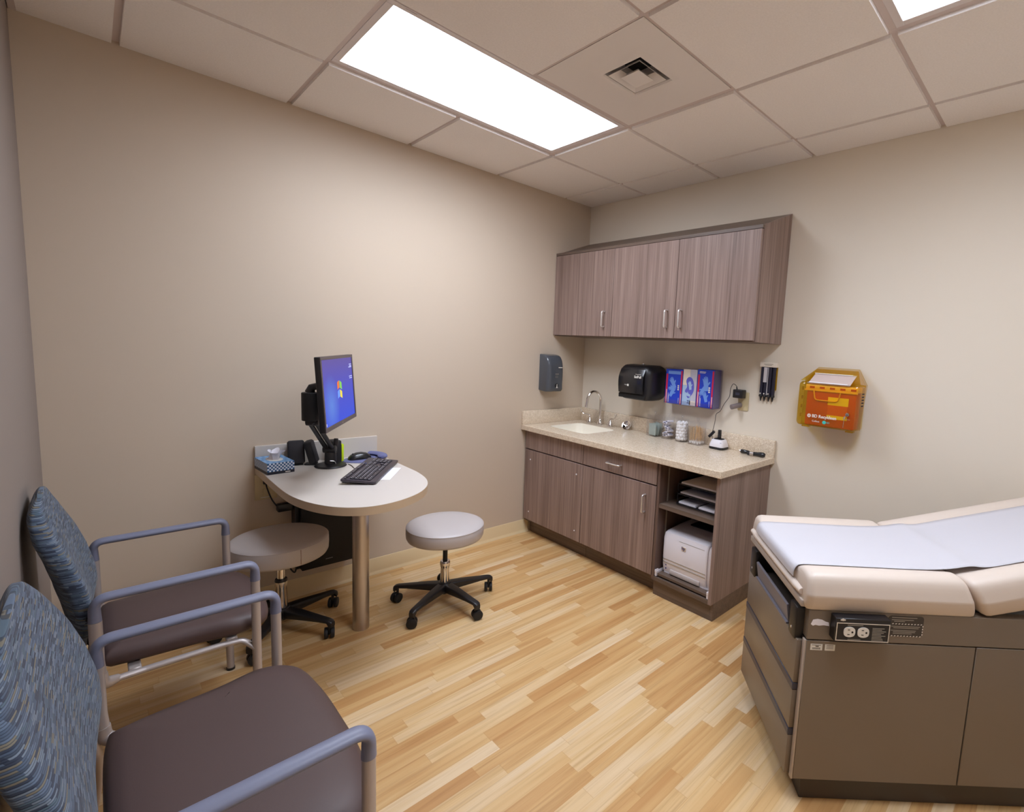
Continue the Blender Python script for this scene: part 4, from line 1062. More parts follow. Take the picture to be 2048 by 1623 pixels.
W2, H2 = .255, .1625
mo = thing('monitor', 'flat computer monitor with lit blue desktop on the black arm', 'monitor', tuple(mc))
FM = Matrix(((mr[0], mup[0], mf[0], mc[0]), (mr[1], mup[1], mf[1], mc[1]), (mr[2], mup[2], mf[2], mc[2]), (0, 0, 0, 1)))
MB().prism(rrect(-W2, -H2, W2, H2, .004, 3), -.022, -.001, .003, M=FM).build('case', M['black'], mo)
MB().loft([[(x, y, -.0225) for x, y in rrect(-.17, -.11, .17, .11, .02, 4)], [(x, y, -.040) for x, y in rrect(-.14, -.08, .14, .08, .02, 4)]], M=FM).build('rear_cover', M['blackm'], mo)
bw = .014
mb = MB()
for lo, hi in (((-W2, -H2), (W2, -H2 + .020)), ((-W2, H2 - bw), (W2, H2)), ((-W2, -H2 + .020), (-W2 + bw, H2 - bw)), ((W2 - bw, -H2 + .020), (W2, H2 - bw))):
    mb.box((lo[0], lo[1], -.0008), (hi[0], hi[1], .003), .0006, 1, M=FM)
mb.build('bezel', M['bezel'], mo)
mb = MB().mesh([(-W2 + bw, -H2 + .02, -.0003), (W2 - bw, -H2 + .02, -.0003), (W2 - bw, H2 - bw, -.0003), (-W2 + bw, H2 - bw, -.0003)], [(0, 1, 2, 3)], M=FM)
so = mb.build('screen', M['screen'], mo, smooth=0); uv = so.data.uv_layers.new(name='UVMap')
inv = FM.inverted()
for lp in so.data.loops:
    c = inv @ (WM[mo] @ so.data.vertices[lp.vertex_index].co); uv.data[lp.index].uv = ((c.x + W2 - bw) / (2 * (W2 - bw)), (c.y + H2 - .02) / (2 * H2 - .02 - bw))
# wavy four-pane flag on the desktop
def pane(x0, x1, y0, y1, name, mat):
    n = 8; low = []; hi_ = []
    for k in range(n + 1):
        x = x0 + (x1 - x0) * k / n; w = .006 * math.sin((x + .03) * 62)
        low.append((x, y0 + w, .0002)); hi_.append((x, y1 + w, .0002))
    MB().mesh(low + hi_, [(k, k + 1, n + 2 + k, n + 1 + k) for k in range(n)], M=FM).build(name, mat, mo, smooth=0)
pane(-.034, -.003, .006, .040, 'logo_pane', M['logo_o']); pane(.003, .036, .006, .040, 'logo_pane', M['logo_g'])
pane(-.034, -.003, -.036, -.002, 'logo_pane', M['logo_b']); pane(.003, .036, -.036, -.002, 'logo_pane', M['logo_y'])
mb = MB()
for k, (w, y) in enumerate(((.050, .052), (.046, .043), (.038, .112), (.034, .104), (.05, .098))):
    mb.box((W2 - bw - .012 - w, y, -.0002), (W2 - bw - .010, y + .0045, .0003), M=FM)
mb.box((-W2 + bw + .004, -H2 + .024, -.0002), (-W2 + bw + .018, -H2 + .036, .0003), M=FM)
mb.build('desktop_text', M['icon'], mo, smooth=0)
MB().box((-.008, -H2 + .007, .0031), (.008, -H2 + .012, .0035), M=FM).build('badge', M['label_g'], mo, smooth=0)

# black pen holder with a yellow marker beside it
ph = thing('desk_organizer', 'small black desk organizer behind the monitor arm', 'organizer', (-1.935, -.085, ZD))
MB().box((-1.958, -.125, ZD + .0005), (-1.912, -.050, ZD + .118), .004, 2).build('body', M['blackm'], ph)
MB().box((-1.9118, -.118, ZD + .012), (-1.9108, -.060, ZD + .100), .0004, 1).build('label', pm('grey label', (92, 88, 94), .5), ph)
tag(MB().box((-1.9095, -.118, ZD + .001), (-1.8975, -.060, ZD + .096), .002, 2).build('sticky_note_pad', M['hi'], base=(-1.903, -.089, ZD)), 'bright yellow pad standing on edge beside the black organizer', 'note pad')

# mouse mat with wrist rest, mouse
mp = thing('mouse_mat', 'slate blue mouse mat with padded wrist rest on the desk', 'mouse mat', (-1.78, -.125, ZD))
mpoly = smooth_closed([(-1.905, -.150), (-1.880, -.075), (-1.80, -.040), (-1.725, -.035), (-1.700, -.09), (-1.70, -.16), (-1.745, -.215), (-1.83, -.215)], 5)
MB().prism(mpoly, ZD + .0005, ZD + .004, .0008).build('mat', M['pad'], mp)
MB().tube(smooth_open([(-1.735, -.030, ZD + .0135), (-1.705, -.07, ZD + .0145), (-1.695, -.12, ZD + .0145), (-1.712, -.175, ZD + .0135)], 5), [.012] + [.026] * 14 + [.012], 16, r2=[.006] + [.0098] * 14 + [.006]).build('wrist_rest', M['pad'], mp)
ms = thing('computer_mouse', 'black computer mouse on the slate blue mat', 'mouse', (-1.815, -.115, ZD + .0045))
rings = []
for x, hw, h in ((-.060, .008, .008), (-.056, .020, .016), (-.044, .028, .027), (-.02, .031, .036), (.008, .031, .038), (.034, .029, .032), (.050, .024, .022), (.058, .014, .012), (.061, .006, .006)):
    rings.append([(-1.815 + x, -.115 + hw * math.cos(a), ZD + .0047 + h * max(0, math.sin(a)) ** .8) for a in [PI * k / 14 for k in range(15)]])
MB().loft(rings).build('shell', M['gloss'], ms, smooth=60)
MB().cyl((-1.851, -.117, ZD + .0325), (-1.851, -.113, ZD + .0325), .006, seg=16).build('scroll_wheel', M['blackm'], ms)

# keyboard
kx, ky = -1.872, -.437
kd = Vector((.30, .415, 0)).normalized(); kn = Vector((kd.y, -kd.x, 0))      # along the keys; towards the typist
KM = Matrix(((kd.x, -kn.x, 0, kx), (kd.y, -kn.y, 0, ky), (0, 0, 1, ZD), (0, 0, 0, 1))) @ Matrix.Rotation(math.radians(5), 4, 'X')
kb = thing('keyboard', 'dark grey computer keyboard lying diagonally on the desk', 'keyboard', (kx, ky, ZD))
MB().prism(rrect(-.226, -.078, .226, .078, .010, 4), .009, .022, .004, M=KM).build('case', M['kbd'], kb)
MB().box((-.215, .052, .002), (-.195, .070, .009), .001, 1, M=KM).box((.195, .052, .002), (.215, .070, .009), .001, 1, M=KM).box((-.215, -.07, .0072), (.215, -.06, .0089), M=KM).build('foot', M['black'], kb, smooth=0)
rows = [(.058, .010, [(-.214 + .0187 * k + (.009 * (k > 0)) + (.006 * (k > 4)) + (.006 * (k > 8)), .0125) for k in range(16)])]
def row(y, h, specs):
    return (y, h, specs)
def fill(x0, x1, n): w = (x1 - x0) / n; return [(x0 + w * (k + .5), w - .0028) for k in range(n)]
rows += [row(.032, .0165, fill(-.214, .060, 14) + fill(.068, .124, 3) + fill(.132, .214, 4)),
         row(.013, .0165, [(-.200, .026)] + fill(-.184, .040, 12) + [(.051, .020)] + fill(.068, .124, 3) + fill(.132, .193, 3)),
         row(-.006, .0165, [(-.198, .030)] + fill(-.180, .026, 11) + [(.044, .033)] + fill(.132, .193, 3)),
         row(-.025, .0165, [(-.193, .039)] + fill(-.171, .014, 10) + [(.038, .045)] + fill(.087, .106, 1) + fill(.132, .193, 3)),
         row(-.044, .0165, fill(-.214, -.146, 3) + [(-.092, .104)] + fill(-.036, .060, 4) + fill(.068, .124, 3) + [(.152, .036), (.184, .018)])]
kkey = pm('light key legend', (196, 192, 204), .5)
k_ = MB()
for y, h, ks in rows:
    for x, w in ks:
        k_.prism(rrect(x - w / 2, y - h / 2, x + w / 2, y + h / 2, .002, 2), .0222, .0275, .0012, M=KM, seg=1)
        k_.box((x - min(w * .3, .004), y + h * .05, .02755), (x + min(w * .1, .002), y + h * .28, .0277), mi=1, M=KM)
k_.build('keys', [M['keys'], kkey], kb, smooth=30)
MB().cyl((.088, .060, .0222), (.088, .060, .026), .009, seg=20, M=KM).build('media_button', M['pad'], kb)
MB().tube(smooth_open([KM @ Vector((-.03, .082, .012)), (-1.918, -.345, ZD + .003), (-1.908, -.285, ZD + .003), (-1.902, -.24, ZD + .003), (-1.905, -.205, ZD + .003)], 5), .0018, 8).build('cable', M['black'], kb)
# paper sheet partly under the keyboard
SM = KM @ Matrix.Rotation(math.radians(-5), 4, 'X')
tag(MB().box((-.135, -.120, .0005), (.105, -.058, .0012), M=SM).build('paper_sheet', M['paper'], smooth=0, base=(-1.83, -.47, ZD)), 'white paper sheet half under the keyboard edge', 'paper')

# wall outlet under the desk with a black cable, small black power brick, computer on the wall
ou = thing('wall_outlet', 'cream wall outlet below the left end of the desk', 'wall outlet', (-2.235, -.001, .645))
MB().box((-2.286, -.007, .578), (-2.190, -.001, .712), .002, 2).build('plate', M['ivory'], ou)
for dz in (.025, -.025): MB().box((-2.252, -.009, .645 + dz - .016), (-2.224, -.0072, .645 + dz + .016), .002, 1).build('socket', M['ivory'], ou)
MB().box((-2.262, -.0088, .588), (-2.222, -.0072, .592)).build('lettering', M['label_w'], ou, smooth=0)
pb = thing('power_brick', 'black power brick and cable hanging under the desk', 'power brick', (-2.15, -.06, .53))
MB().box((-2.200, -.065, .512), (-2.132, -.022, .552), .006, 2).build('body', M['black'], pb)
MB().box((-2.252, -.026, .662), (-2.228, -.0092, .682), .003, 2).tube(smooth_open([(-2.240, -.020, .662), (-2.238, -.035, .64), (-2.222, -.045, .585), (-2.200, -.048, .545), (-2.188, -.045, .535)], 5), .0035, 10).build('cable', M['black'], pb)
MB().tube(smooth_open([(-2.145, -.045, .552), (-2.140, -.05, .60), (-2.12, -.045, .66), (-2.09, -.02, .716)], 5), .003, 10).build('cable', M['black'], pb)
pc = thing('computer', 'black computer case mounted on the wall below the desk', 'computer', (-1.99, -.06, .17))
MB().box((-2.105, -.105, .178), (-1.842, -.004, .575), .004, 2).build('case', M['blackm'], pc)
MB().box((-2.126, -.080, .185), (-2.106, -.004, .570), .003, 1).build('mount_bracket', M['black'], pc)
MB().box((-1.99, -.1062, .215), (-1.955, -.1052, .219)).build('badge', M['slate'], pc, smooth=0)
MB().tube(smooth_open([(-2.118, -.05, .184), (-2.13, -.06, .165), (-2.150, -.05, .20), (-2.145, -.04, .24)], 5), .004, 10).build('cable', M['black'], pc)

# ------------------------------------------------------------------ rolling stools
def stool(lab, x, y, ztop, phase, seam, thick):
    t = thing('rolling_stool', lab, 'stool', (x, y, 0), group='round rolling stools', local=True)
    R = .203; h = thick; z0 = ztop - h
    prof = [(0, z0), (R - .02, z0), (R - .008, z0 + .004), (R - .002, z0 + .016), (R, z0 + h * .5), (R - .0005, z0 + h - .020), (R - .003, z0 + h - .012), (R - .001, z0 + h - .0095), (R - .004, z0 + h - .006), (R - .020, z0 + h + .001), (R - .07, z0 + h + .006), (0, z0 + h + .008)]
    st = MB().lathe(prof, seg=64).build('seat', M['taupe'], t, smooth=50)
    if seam is not None:
        a = seam
        MB().box((R - .0012, -.0012, z0 + .012), (R + .0008, .0012, z0 + h - .012), M=Matrix.Rotation(a, 4, 'Z')).build('seam', M['taupe_b'], st, smooth=0)
    MB().cyl((0, 0, z0 - .012), (0, 0, z0 - .0005), .085, .095, seg=28).build('seat_plate', M['black'], t)
    if thick > .085:
        MB().cyl((0, 0, .262), (0, 0, z0 - .0125), .0165, seg=24).build('piston', M['chrome'], t)
        MB().lathe([(.0165, .268), (.024, .268), (.0265, .262), (.0265, .257), (.018, .256)], seg=28).build('rubber_ring', M['black'], t)
        MB().lathe([(0, .085), (.024, .085), (.025, .15), (.025, .228), (.0262, .230), (.0262, .2555), (.0165, .2555)], seg=32).build('column', M['chrome'], t)
        MB().tube([(-.03, .04, z0 - .02), (-.09, .13, z0 - .018), (-.12, .175, z0 - .018)], [.005, .005, .008], 10).build('height_lever', M['black'], t)
    else:
        MB().cyl((0, 0, .248), (0, 0, z0 - .0125), .0125, seg=20).build('screw_rod', M['blackm'], t)
        MB().lathe([(0, .085), (.0215, .085), (.0215, .205), (.0235, .207), (.0235, .214), (.026, .218), (.0275, .226), (.0275, .240), (.024, .248), (.0125, .249)], seg=32).build('column', M['chrome'], t)
    b = MB().lathe([(0, .066), (.030, .066), (.038, .072), (.040, .110), (.034, .122), (.026, .126), (0, .126)], seg=32)
    for k in range(5):
        a = phase + 2 * PI * k / 5; Q = Matrix.Rotation(a, 4, 'Z')
        rg = []
        for r, hw, zl, zh in ((.02, .026, .076, .122), (.10, .024, .080, .116), (.20, .020, .082, .104), (.255, .018, .080, .098), (.270, .017, .058, .094), (.278, .013, .060, .088)):
            rg.append([(r, yy, zz) for yy, zz in rrect(-hw, zl, hw, zh, .008, 3)])
        b.loft(rg, M=Q)
    b.build('base', M['black'], t, smooth=45)
    rr = random.Random(int(abs(x) * 1000))
    for k in range(5):
        a = phase + 2 * PI * k / 5; sw = a + rr.choice((1.2, -1.0, 2.2, .7))
        p = Vector((.258 * math.cos(a), .258 * math.sin(a), 0)); Q = Matrix.Translation(p) @ Matrix.Rotation(sw, 4, 'Z') @ Matrix.Translation((.008, 0, 0))
        c = MB().cyl((-.008, 0, .046), (-.008, 0, .080), .007, seg=14, M=Q).box((-.014, -.004, .020), (.014, .004, .050), .003, 1, M=Q).build('caster', M['black'], t)
        for sg in (-1, 1):
            MB().cyl((0, .0055 * sg, .0262), (0, .0215 * sg, .0262), .026, seg=28, bev=.003, M=Q).build('wheel', M['blackm'], c)
    return t
stool('round taupe rolling stool under the desk, with a thicker seat and vertical seam', -2.250, -.325, .478, math.radians(16), math.radians(-80), .092)
stool('round taupe rolling stool standing free right of the desk post', -1.540, -.590, .462, math.radians(-9), None, .080)

# ------------------------------------------------------------------ guest chairs
# front ridge of the side edges (z, x), half-width share (z, w) and side thickness (z, t)
BACKX = [(.42, -2.882), (.46, -2.869), (.50, -2.859), (.55, -2.853), (.61, -2.859), (.685, -2.876), (.76, -2.900), (.83, -2.930), (.88, -2.951), (.95, -2.974)]
BACKC = [(.42, -.028), (.66, -.028), (.76, -.018), (.85, -.004), (.95, .0)]
BACKW = [(.425, .45), (.45, .48), (.475, .57), (.50, .73), (.525, .87), (.555, .965), (.59, 1.0), (.61, 1.0)]
BACKT = [(.42, .044), (.48, .056), (.60, .064), (.72, .064), (.82, .060), (.88, .047), (.95, .030)]
def interp(v, tab):
    for (a, b), (c, d) in zip(tab, tab[1:]):
        if v <= c: return b + (d - b) * max(0, (v - a) / (c - a))
    return tab[-1][1]

def backrest(W):
    """upholstered back as stacked rounded rings; returns rings and metric uv per vertex"""
    rows = []
    zc, zt_, zb_ = .60, .932, .425
    N = 64
    for k in range(19):
        f = k / 18; z = zb_ + (zc - zb_) * f
        w = W / 2 * interp(z, BACKW); th = interp(z, BACKT)
        if k == 0: w *= .90; th *= .55
        if k == 1: w *= .98; th *= .9
        rows.append((z, w, th))
    for k in range(1, 25):
        f = math.sin((PI / 2) * k / 24)
        w = W / 2 * max(.00002, (1 - f ** 3.4)) ** (1 / 3.2); z = zc + (zt_ - zc) * f
        th = interp(z, BACKT) * max(.10, (1 - max(0, (f - .80) / .20) ** 2)) ** .5
        rows.append((z, w, th))
    rings, uvs = [], []
    accv = 0; px = None
    for z, w, th in rows:
        ring = []
        fx = interp(z, BACKX)
        for j in range(N):
            a = 2 * PI * j / N + PI / 2; ca, sa = math.cos(a), math.sin(a)
            y = w * math.copysign(abs(ca) ** .62, ca)
            x = fx + .014 - th / 2 + th / 2 * math.copysign(abs(sa) ** .5, sa) + interp(z, BACKC) * (1 - min(1, (abs(y) / (W / 2)) ** 2))
            ring.append(Vector((x, y, z)))
        if px is not None: accv += math.hypot(fx - px[0], z - px[1])
        px = (fx, z)
        cum = [0.0]
        for j in range(1, N + 1): cum.append(cum[-1] + (ring[j % N] - ring[j - 1]).length)
        rings.append(ring); uvs.append([(c, accv) for c in cum])
    # measure along the ring from the front centre so the weave runs level
    return rings, uvs

CX = -2.68
def chair(lab, yc, W):
    t = thing('guest_chair', lab, 'chair', (CX, yc, 0), group='blue backed guest chairs along the wall', local=True)
    xf, xr = -2.482 - CX, -2.862 - CX; hw = W / 2; za = .662
    # backrest with metric uv
    rings, uvs = backrest(W - .055)
    me = bpy.data.meshes.new('backrest'); bmx = bmesh.new(); lay = bmx.loops.layers.uv.new('UVMap')
    vs = [[bmx.verts.new((p.x - CX, p.y, p.z)) for p in r] for r in rings]; n = len(vs[0])
    for i in range(len(vs) - 1):
        for j in range(n):
            q = [(i, j), (i, (j + 1) % n), (i + 1, (j + 1) % n), (i + 1, j)]
            f = bmx.faces.new([vs[a][b] for a, b in q])
            for lp, (a, b) in zip(f.loops, q):
                half = uvs[a][n][0] / 2
                u, v = uvs[a][n if (b == 0 and j == n - 1) else b]
                lp[lay].uv = (u if j < n // 2 else u - 2 * half, v)
    for r, vv_ in ((vs[0], 0), (vs[-1], uvs[-1][0][1])):
        f = bmx.faces.new(r)
        for k, lp in enumerate(f.loops): lp[lay].uv = (lp.vert.co.y, vv_ + lp.vert.co.x * .5)
    bmesh.ops.recalc_face_normals(bmx, faces=bmx.faces)
    bmx.to_mesh(me); bmx.free(); me.materials.append(M['fabric'])
    for p in me.polygons: p.use_smooth = True
    o = bpy.data.objects.new('backrest', me); COL.objects.link(o); o.parent = t
    # seat pad
    sx0, sx1, shw = -2.855 - CX, -2.418 - CX, hw - .030
    def outline(ins):
        x0, x1 = sx0 + ins, sx1 - ins; w0, w1 = shw - .030 - ins, shw + .006 - ins
        pts = [(x0, -w0 * .86), (x0 - .006, 0), (x0, w0 * .86), (x0 + .035, w0), ((x0 + x1) / 2, (w0 + w1) / 2), (x1 - .10, w1), (x1 - .025, w1 * .86), (x1, w1 * .45), (x1 + .004, 0), (x1, -w1 * .45), (x1 - .025, -w1 * .86), (x1 - .10, -w1), ((x0 + x1) / 2, -(w0 + w1) / 2), (x0 + .035, -w0)]
        return smooth_closed(pts, 6)
    rg = []
    for ins, z in ((.030, .402), (.012, .406), (.002, .418), (0, .434), (.004, .448), (.016, .459), (.040, .4655), (.09, .468), (.16, .469)):
        rg.append([(x, y, z - (.010 * max(0, (x - sx1 + .12) / .12) ** 2)) for x, y in outline(ins)])
    MB().loft(rg).build('seat', M['brown'], t, smooth=60)
    for sg in (-1, 1):
        y = hw * sg
        # arm cap
        path = fillet([(xf, y, .600), (xf, y, za), (xr, y, za), (xr, y, .595)], .048, 8)
        n = len(path); wd = []; hh = []
        for k, p in enumerate(path):
            f = min(1, max(0, (p.z - .615) / .03)); wd.append(.0148 + .0052 * f); hh.append(.0148 - .003 * f)
        MB().tube(path, wd, 20, r2=hh, up=(0, 1, 0)).build('armrest', M['arm'], t) if False else MB().tube(path, hh, 20, r2=wd, up=(0, 0, 1) if False else (0, 1, 0)).build('armrest', M['arm'], t)
        # front leg
        MB().tube([(xf, y, .5995), (xf, y, .30), (xf + .002, y, .004)], .0135, 20).build('leg', M['silver'], t)
        MB().cyl((xf + .002, y, .0003), (xf + .002, y, .010), .0155, seg=20).build('glide', M['black'], t)
        # rear upright and socket joining the seat rail
        yi = y - sg * .004
        up_ = MB().tube([(xr, y, .5945), (xr, y, .47), (xr + .003, y, .425)], .0150, 20)
        up_.tube(fillet([(xr + .003, y, .432), (xr + .006, y, .398), (xr + .04, y - sg * .022, .392)], .02, 5), [.0165] * 7 + [.0120], 18)
        up_.build('back_post', M['silver'], t)
        # swept rear leg
        pl = smooth_open([(xr - .052, y - sg * .012, .56), (xr - .030, y - sg * .006, .48), (xr - .012, y, .39), (xr - .014, y + sg * .004, .28), (xr - .042, y + sg * .006, .13), (xr - .084, y + sg * .006, .004)], 6)
        MB().tube(pl, .0130, 18).build('leg', M['silver'], t)
        MB().cyl((xr - .0845, y + sg * .006, .0003), (xr - .0845, y + sg * .006, .010), .0155, seg=20).build('glide', M['black'], t)
        # side rail under the seat with curved end into the front leg
        rail = fillet([(xr + .03, y - sg * .018, .393), (xr + .10, y - sg * .030, .388), (xf - .10, y - sg * .030, .388), (xf - .035, y - sg * .028, .384), (xf - .004, y, .355)], [.02, .05, .04, .03] [:3], 6)
        MB().tube(rail, .0125, 16, r2=.009).build('seat_rail', M['silver'], t)
    MB().box((-2.80 - CX, -hw + .03, .386), (-2.77 - CX, hw - .03, .4015), .003, 1).box((-2.56 - CX, -hw + .03, .386), (-2.53 - CX, hw - .03, .4015), .003, 1).build('cross_rail', M['silver'], t)
    for sg in (-1, 1):
        for zz in (.53, .60):
            MB().cyl((xr - .012, sg * (hw - .035), zz), (xr - .012, sg * (hw - .012), zz), .007, seg=14).build('bolt', M['black'], t)
    return t
chair('blue fabric guest chair with brown seat, standing nearer the desk', -.770, .530)
chair('extra wide blue fabric guest chair with brown seat, at the bottom left corner', -1.672, .730)

# ------------------------------------------------------------------ exam table
EA = math.radians(-46.0)
EO = (-1.315, -2.458, 0)
et = thing('exam_table', 'taupe exam table with drawers, bone upholstery and raised back', 'exam table', EO, rz=EA, local=True)
BL, BW = 1.10, .535
# plinth and cabinet
MB().box((.045, .012, 0), (BL - .05, BW - .02, .0895), .002, 1).build('plinth', M['body_d'], et)
MB().box((.004, .0025, .0900), (BL, BW, .570)).build('cabinet', M['body_d'], et, smooth=0)
MB().box((.006, -.012, .0900), (.546, .002, .571), .0015, 1).build('side_panel', M['body'], et)
MB().box((.550, -.012, .0900), (BL, .002, .571), .0015, 1).build('side_panel', M['body'], et)
MB().box((.006, -.012, .5745), (BL, .022, .672), .0015, 1).build('top_rail', M['body'], et)
MB().box((.006, BW - .022, .5745), (BL, BW, .672), .0015, 1).build('top_rail', M['body'], et)
MB().box((-.001, -.0125, .0900), (.0055, .004, .572), .001, 1).build('corner_trim', M['edge'], et)
MB().box((-.001, BW - .004, .0900), (.0055, BW, .572), .001, 1).build('corner_trim', M['edge'], et)
for k, (z0, z1) in enumerate(((.414, .560), (.256, .388), (.094, .230))):
    d = MB().box((-.016, .006, z0), (.003, BW - .006, z1), .002, 2).build('drawer', M['body'], et)
    if k: MB().box((-.0175, .006, z1 + .0003), (.0038, BW - .006, z1 + .0245), .002, 1).build('pull_strip', M['pull'], d)
# stirrup recess at the foot end
MB().box((.006, .0225, .574), (.30, BW - .0225, .580)).box((.294, .0225, .5805), (.30, BW - .0225, .672)).build('recess_liner', M['body_d'], et, smooth=0)
Q = Matrix.Translation((-.006, .10, .562)) @ Matrix.Rotation(math.radians(-10), 4, 'Y')
MB().box((-.004, 0, 0), (.006, BW - .20, .068), .002, 1, M=Q).box((-.012, 0, -.001), (.0, BW - .20, .006), .001, 1, M=Q).build('step_panel', M['slate'], et)
for y0, y1 in ((.018, .075), (BW - .085, BW - .022)):
    b = MB().box((-.022, y0, .552), (.10, y1, .664), .008, 2).build('stirrup_holder', M['black'], et)
    MB().cyl((-.0235, (y0 + y1) / 2, .582), (-.0215, (y0 + y1) / 2, .582), .004, seg=14).build('screw', M['nickel'], b)
# top frame
MB().box((.02, .05, .6725), (BL - .12, BW - .05, .690)).build('deck', M['edge'], et, smooth=0)
MB().box((-.018, -.002, .676), (.012, BW + .010, .698), .003, 2).build('foot_rail', M['edge'], et)
MB().tube([(-.010, .016, .7185), (-.010, .06, .7185), (-.010, BW - .06, .7185), (-.010, BW + .005, .7185)], [.012, .016, .016, .012], 18, r2=[.010, .0135, .0135, .010]).build('foot_cushion', M['bone'], et)

# upholstery: rounded cross-section (y, z) with raised side bolsters
def section(grow=0.0, zb0=.0):
    base = [(.06, zb0), (.004, zb0 + .001), (-.014, zb0 + .010), (-.026, zb0 + .050), (-.025, zb0 + .066), (-.016, zb0 + .105), (-.002, zb0 + .120), (.022, zb0 + .126), (.050, zb0 + .123), (.072, zb0 + .113), (.10, zb0 + .110),
            (.27, zb0 + .112), (.44, zb0 + .110), (.468, zb0 + .113), (.490, zb0 + .123), (.518, zb0 + .126), (.542, zb0 + .120), (.556, zb0 + .105), (.565, zb0 + .066), (.566, zb0 + .050), (.554, zb0 + .010), (.536, zb0 + .001), (.48, zb0)]
    cy, cz = .27, zb0 + .06
    out = []
    for y, z in smooth_closed(base, 3):
        dy = math.copysign(min(abs(y - cy), grow), y - cy); dz = (z - cz) / .06 * grow
        out.append((y - dy, z - dz))
    return out
def cushion(x0, x1, shear0, shear1, M_=None):
    rg = []
    for f, gr in ((0, .016), (.004, .008), (.012, .002), (.024, 0)):
        rg.append((x0 + f, gr, shear0))
    for f, gr in ((.024, 0), (.012, .002), (.004, .008), (0, .016)):
        rg.append((x1 - f, gr, shear1))
    return MB().loft([[(x + sh * (z / .126), y, z) for y, z in section(gr)] for x, gr, sh in rg], M=M_)
SQ = Matrix.Translation((0, 0, .668))
cushion(-.012, .542, .004, -.050, SQ).build('seat_cushion', M['bone'], et, smooth=50)
RB = math.radians(13.0)
BQ = Matrix.Translation((.552, 0, .668)) @ Matrix.Rotation(-RB, 4, 'Y')
cushion(.008, .640, -.036, 0, BQ).build('back_cushion', M['bone'], et, smooth=50)
# outlet box and labels on the near rail
ob_ = MB().box((.074, -.046, .592), (.246, -.0125, .668), .002, 1).build('outlet_box', M['black'], et)
FE = lambda x, z, y: frame((x, y, z), (1, 0, 0), (0, 0, 1))
mb = MB()
for lo, hi in (((.078, .596), (.243, .5985)), ((.078, .652), (.243, .6545)), ((.078, .5985), (.0805, .652)), ((.2405, .5985), (.243, .652))):
    mb.box((lo[0], -.0472, lo[1]), (hi[0], -.0461, hi[1]))
mb.build('outlet_frame', M['nickel'], ob_, smooth=0)
for x in (.119, .162):
    MB().prism(smooth_closed([(-.016, -.010), (-.016, .010), (0, .0165), (.016, .010), (.016, -.010), (0, -.0165)], 4), 0, .002, M=FE(x, .6255, -.0461)).build('socket', M['label_w'], ob_, smooth=30)
    MB().box((x - .006, -.0486, .632), (x + .001, -.0482, .634)).box((x - .006, -.0486, .617), (x + .001, -.0482, .619)).cyl((x + .009, -.0486, .6255), (x + .009, -.0482, .6255), .003, seg=12).build('slot', M['black'], ob_, smooth=0)
mb = MB(); rl_ = random.Random(9)
for k in range(9):
    mb.box((.190, -.0467, .6005 + .0048 * k), (.190 + rl_.uniform(.028, .044), -.0461, .6027 + .0048 * k))
mb.box((.112, -.0467, .646), (.160, -.0461, .6485)).box((.116, -.0467, .6005), (.156, -.0461, .6025)).build('lettering', M['label_g'], ob_, smooth=0)
MB().cyl((.096, -.0475, .664), (.096, -.0461, .664), .004, seg=12).box((.088, -.048, .661), (.104, -.0462, .666), .001, 1).build('screw', M['nickel'], ob_)
lb = MB().prism(rrect(-.056, -.034, .056, .034, .010, 5), 0, .0008, M=FE(.313, .633, -.0125)).build('warning_label', M['body_d'], et, smooth=0)
mb = MB()
for k in range(11):
    mb.mesh([(-.054 + .0100 * k, .006, .0009), (-.0495 + .0100 * k, .006, .0009), (-.0475 + .0100 * k, .009, .0009), (-.052 + .0100 * k, .009, .0009)], [(0, 1, 2, 3)], M=FE(.313, .633, -.0125))
    mb.mesh([(-.054 + .0100 * k, -.034, .0009), (-.0495 + .0100 * k, -.034, .0009), (-.0475 + .0100 * k, -.031, .0009), (-.052 + .0100 * k, -.031, .0009)], [(0, 1, 2, 3)], M=FE(.313, .633, -.0125))
for k in range(4):
    for x in (-.056, .0535): mb.mesh([(x, -.028 + .009 * k, .0009), (x + .0028, -.028 + .009 * k, .0009), (x + .0028, -.023 + .009 * k, .0009), (x, -.023 + .009 * k, .0009)], [(0, 1, 2, 3)], M=FE(.313, .633, -.0125))
mb.build('hazard_border', M['label_w'], lb, smooth=0)
mb = MB()
for k, (w, z) in enumerate(((.080, .027), (.070, .0195), (.034, .0145), (.092, -.002), (.080, -.007), (.080, -.0155), (.070, -.0205), (.060, -.0255))):
    x = -.046 + (.008 if k in (2, 4, 6, 7) else 0)
    mb.box((x, z, .0008), (x + w, z + .0023, .0011), M=FE(.313, .633, -.0125))
mb.build('lettering', M['label_g'], lb, smooth=0)
for x0, x1, bars in ((.020, .058, True), (.066, .098, False)):
    s_ = MB().box((x0, -.0128, .540), (x1, -.0121, .5605)).build('sticker', M['label_w'], et, smooth=0)
    mb = MB()
    if bars:
        for k in range(11): mb.box((x0 + .006 + .0024 * k, -.0132, .543), (x0 + .0072 + .0024 * k, -.0128, .549))
        mb.box((x0 + .016, -.0132, .5515), (x1 - .012, -.0128, .5545))
    for k in range(2 if bars else 3): mb.box((x0 + .004, -.0132, .5565 - .005 * k * (not bars)), (x1 - .005, -.0128, .5577 - .005 * k * (not bars)))
    mb.build('lettering', M['body_d'], s_, smooth=0)
MB().prism([(.014, .626), (.020, .641), (.034, .644), (.048, .642), (.060, .636), (.070, .634), (.072, .622), (.055, .624), (.040, .622), (.028, .624), (.021, .621)], 0, .0006, M=FE(0, 0, -.0123)).build('torn_sticker', M['paper'], et, smooth=0)

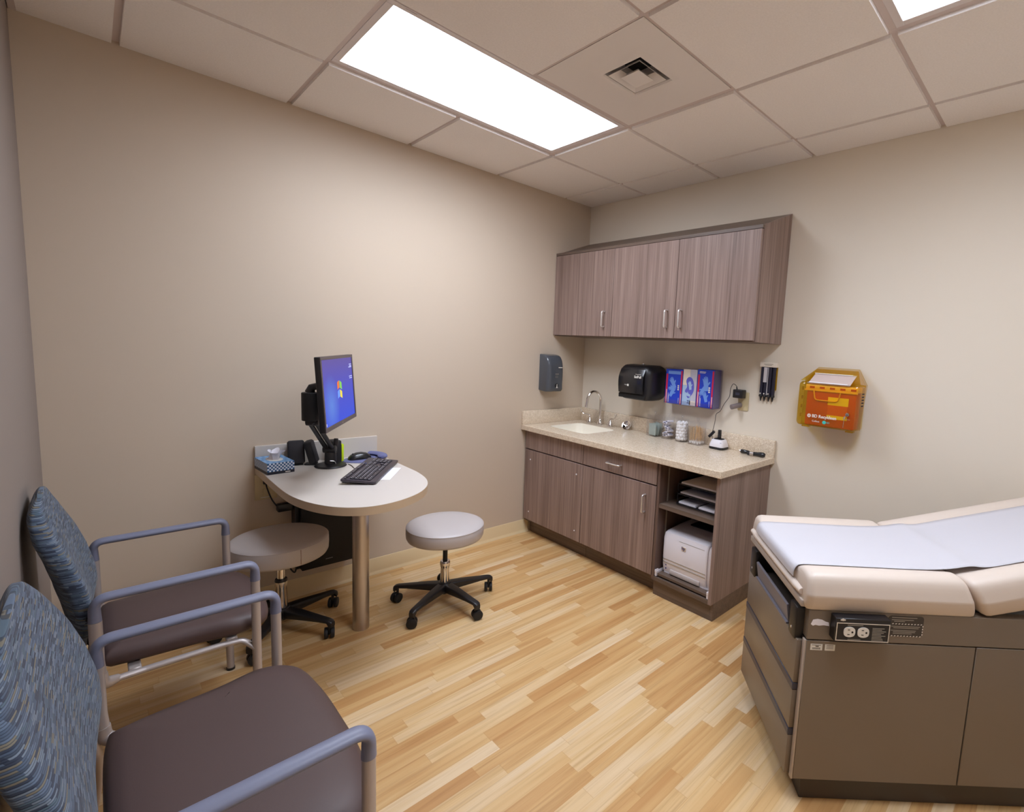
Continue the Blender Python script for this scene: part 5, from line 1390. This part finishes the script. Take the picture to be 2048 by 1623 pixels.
# paper sheet down the table
zs = .668 + .1105
prof = [(-.0215, zs - .040), (-.020, zs - .018), (-.012, zs - .003), (.006, zs + .0025), (.06, zs + .003), (.20, zs + .003), (.36, zs + .003), (.44, zs + .0055), (.50, zs + .0118), (.56, zs + .0228)]
for d in (.10, .22, .36, .50, .61):
    p = BQ @ Vector((d, 0, .1145)); prof.append((p.x, p.z))
pp = smooth_open([(x, 0, z) for x, z in prof], 6)
ys = [.070 + (.470 - .070) * k / 18 for k in range(19)]
rg = []
for i, p in enumerate(pp):
    row = []
    for k, y in enumerate(ys):
        f = (k / 18 - .5) * 2
        row.append((p.x, y, p.z + .0006 + .0006 * math.sin(k * 1.1 + i * .05) * (1 if i > 12 else .3) + .0022 * abs(f) ** 8))
    rg.append(row)
sh = MB().loft(rg, closed=False, cap=False, M=WM[et]).build('exam_paper', M['sheet'], base=(EO[0] + .3, EO[1] + .1, zs), smooth=60)
sf = sh.modifiers.new('s', 'SOLIDIFY'); sf.thickness = .0008; sf.offset = 1
tag(sh, 'white disposable paper sheet laid along the exam table', 'paper sheet')

# ------------------------------------------------------------------ world, camera, colour
w = bpy.data.worlds.new('World'); SC.world = w; w.use_nodes = True
w.node_tree.nodes['Background'].inputs[0].default_value = (.9, .86, .8, 1); w.node_tree.nodes['Background'].inputs[1].default_value = .02
cam = bpy.data.cameras.new('camera'); co = bpy.data.objects.new('camera', cam); COL.objects.link(co)
co.location = (-2.83839, -2.99503, 1.45018)
co.rotation_euler = (math.radians(83.6841), math.radians(-3.0302), math.radians(-46.3775))
cam.sensor_fit = 'HORIZONTAL'; cam.sensor_width = 36.0; cam.lens = 983.951 * 36.0 / 2048
cam.shift_x = -195.7231 / 2048; cam.shift_y = -5.0538 / 2048
cam.clip_start = .02
SC.camera = co
SC.view_settings.view_transform = 'Standard'; SC.view_settings.look = 'None'; SC.view_settings.gamma = 1.0; SC.view_settings.use_curve_mapping = False
SC.view_settings.exposure = 0.4
SC.cycles.use_denoising = True
SC.cycles.max_bounces = 10; SC.cycles.diffuse_bounces = 6; SC.cycles.transparent_max_bounces = 24
SC.cycles.sample_clamp_indirect = 6.0
SC.cycles.caustics_reflective = False; SC.cycles.caustics_refractive = False
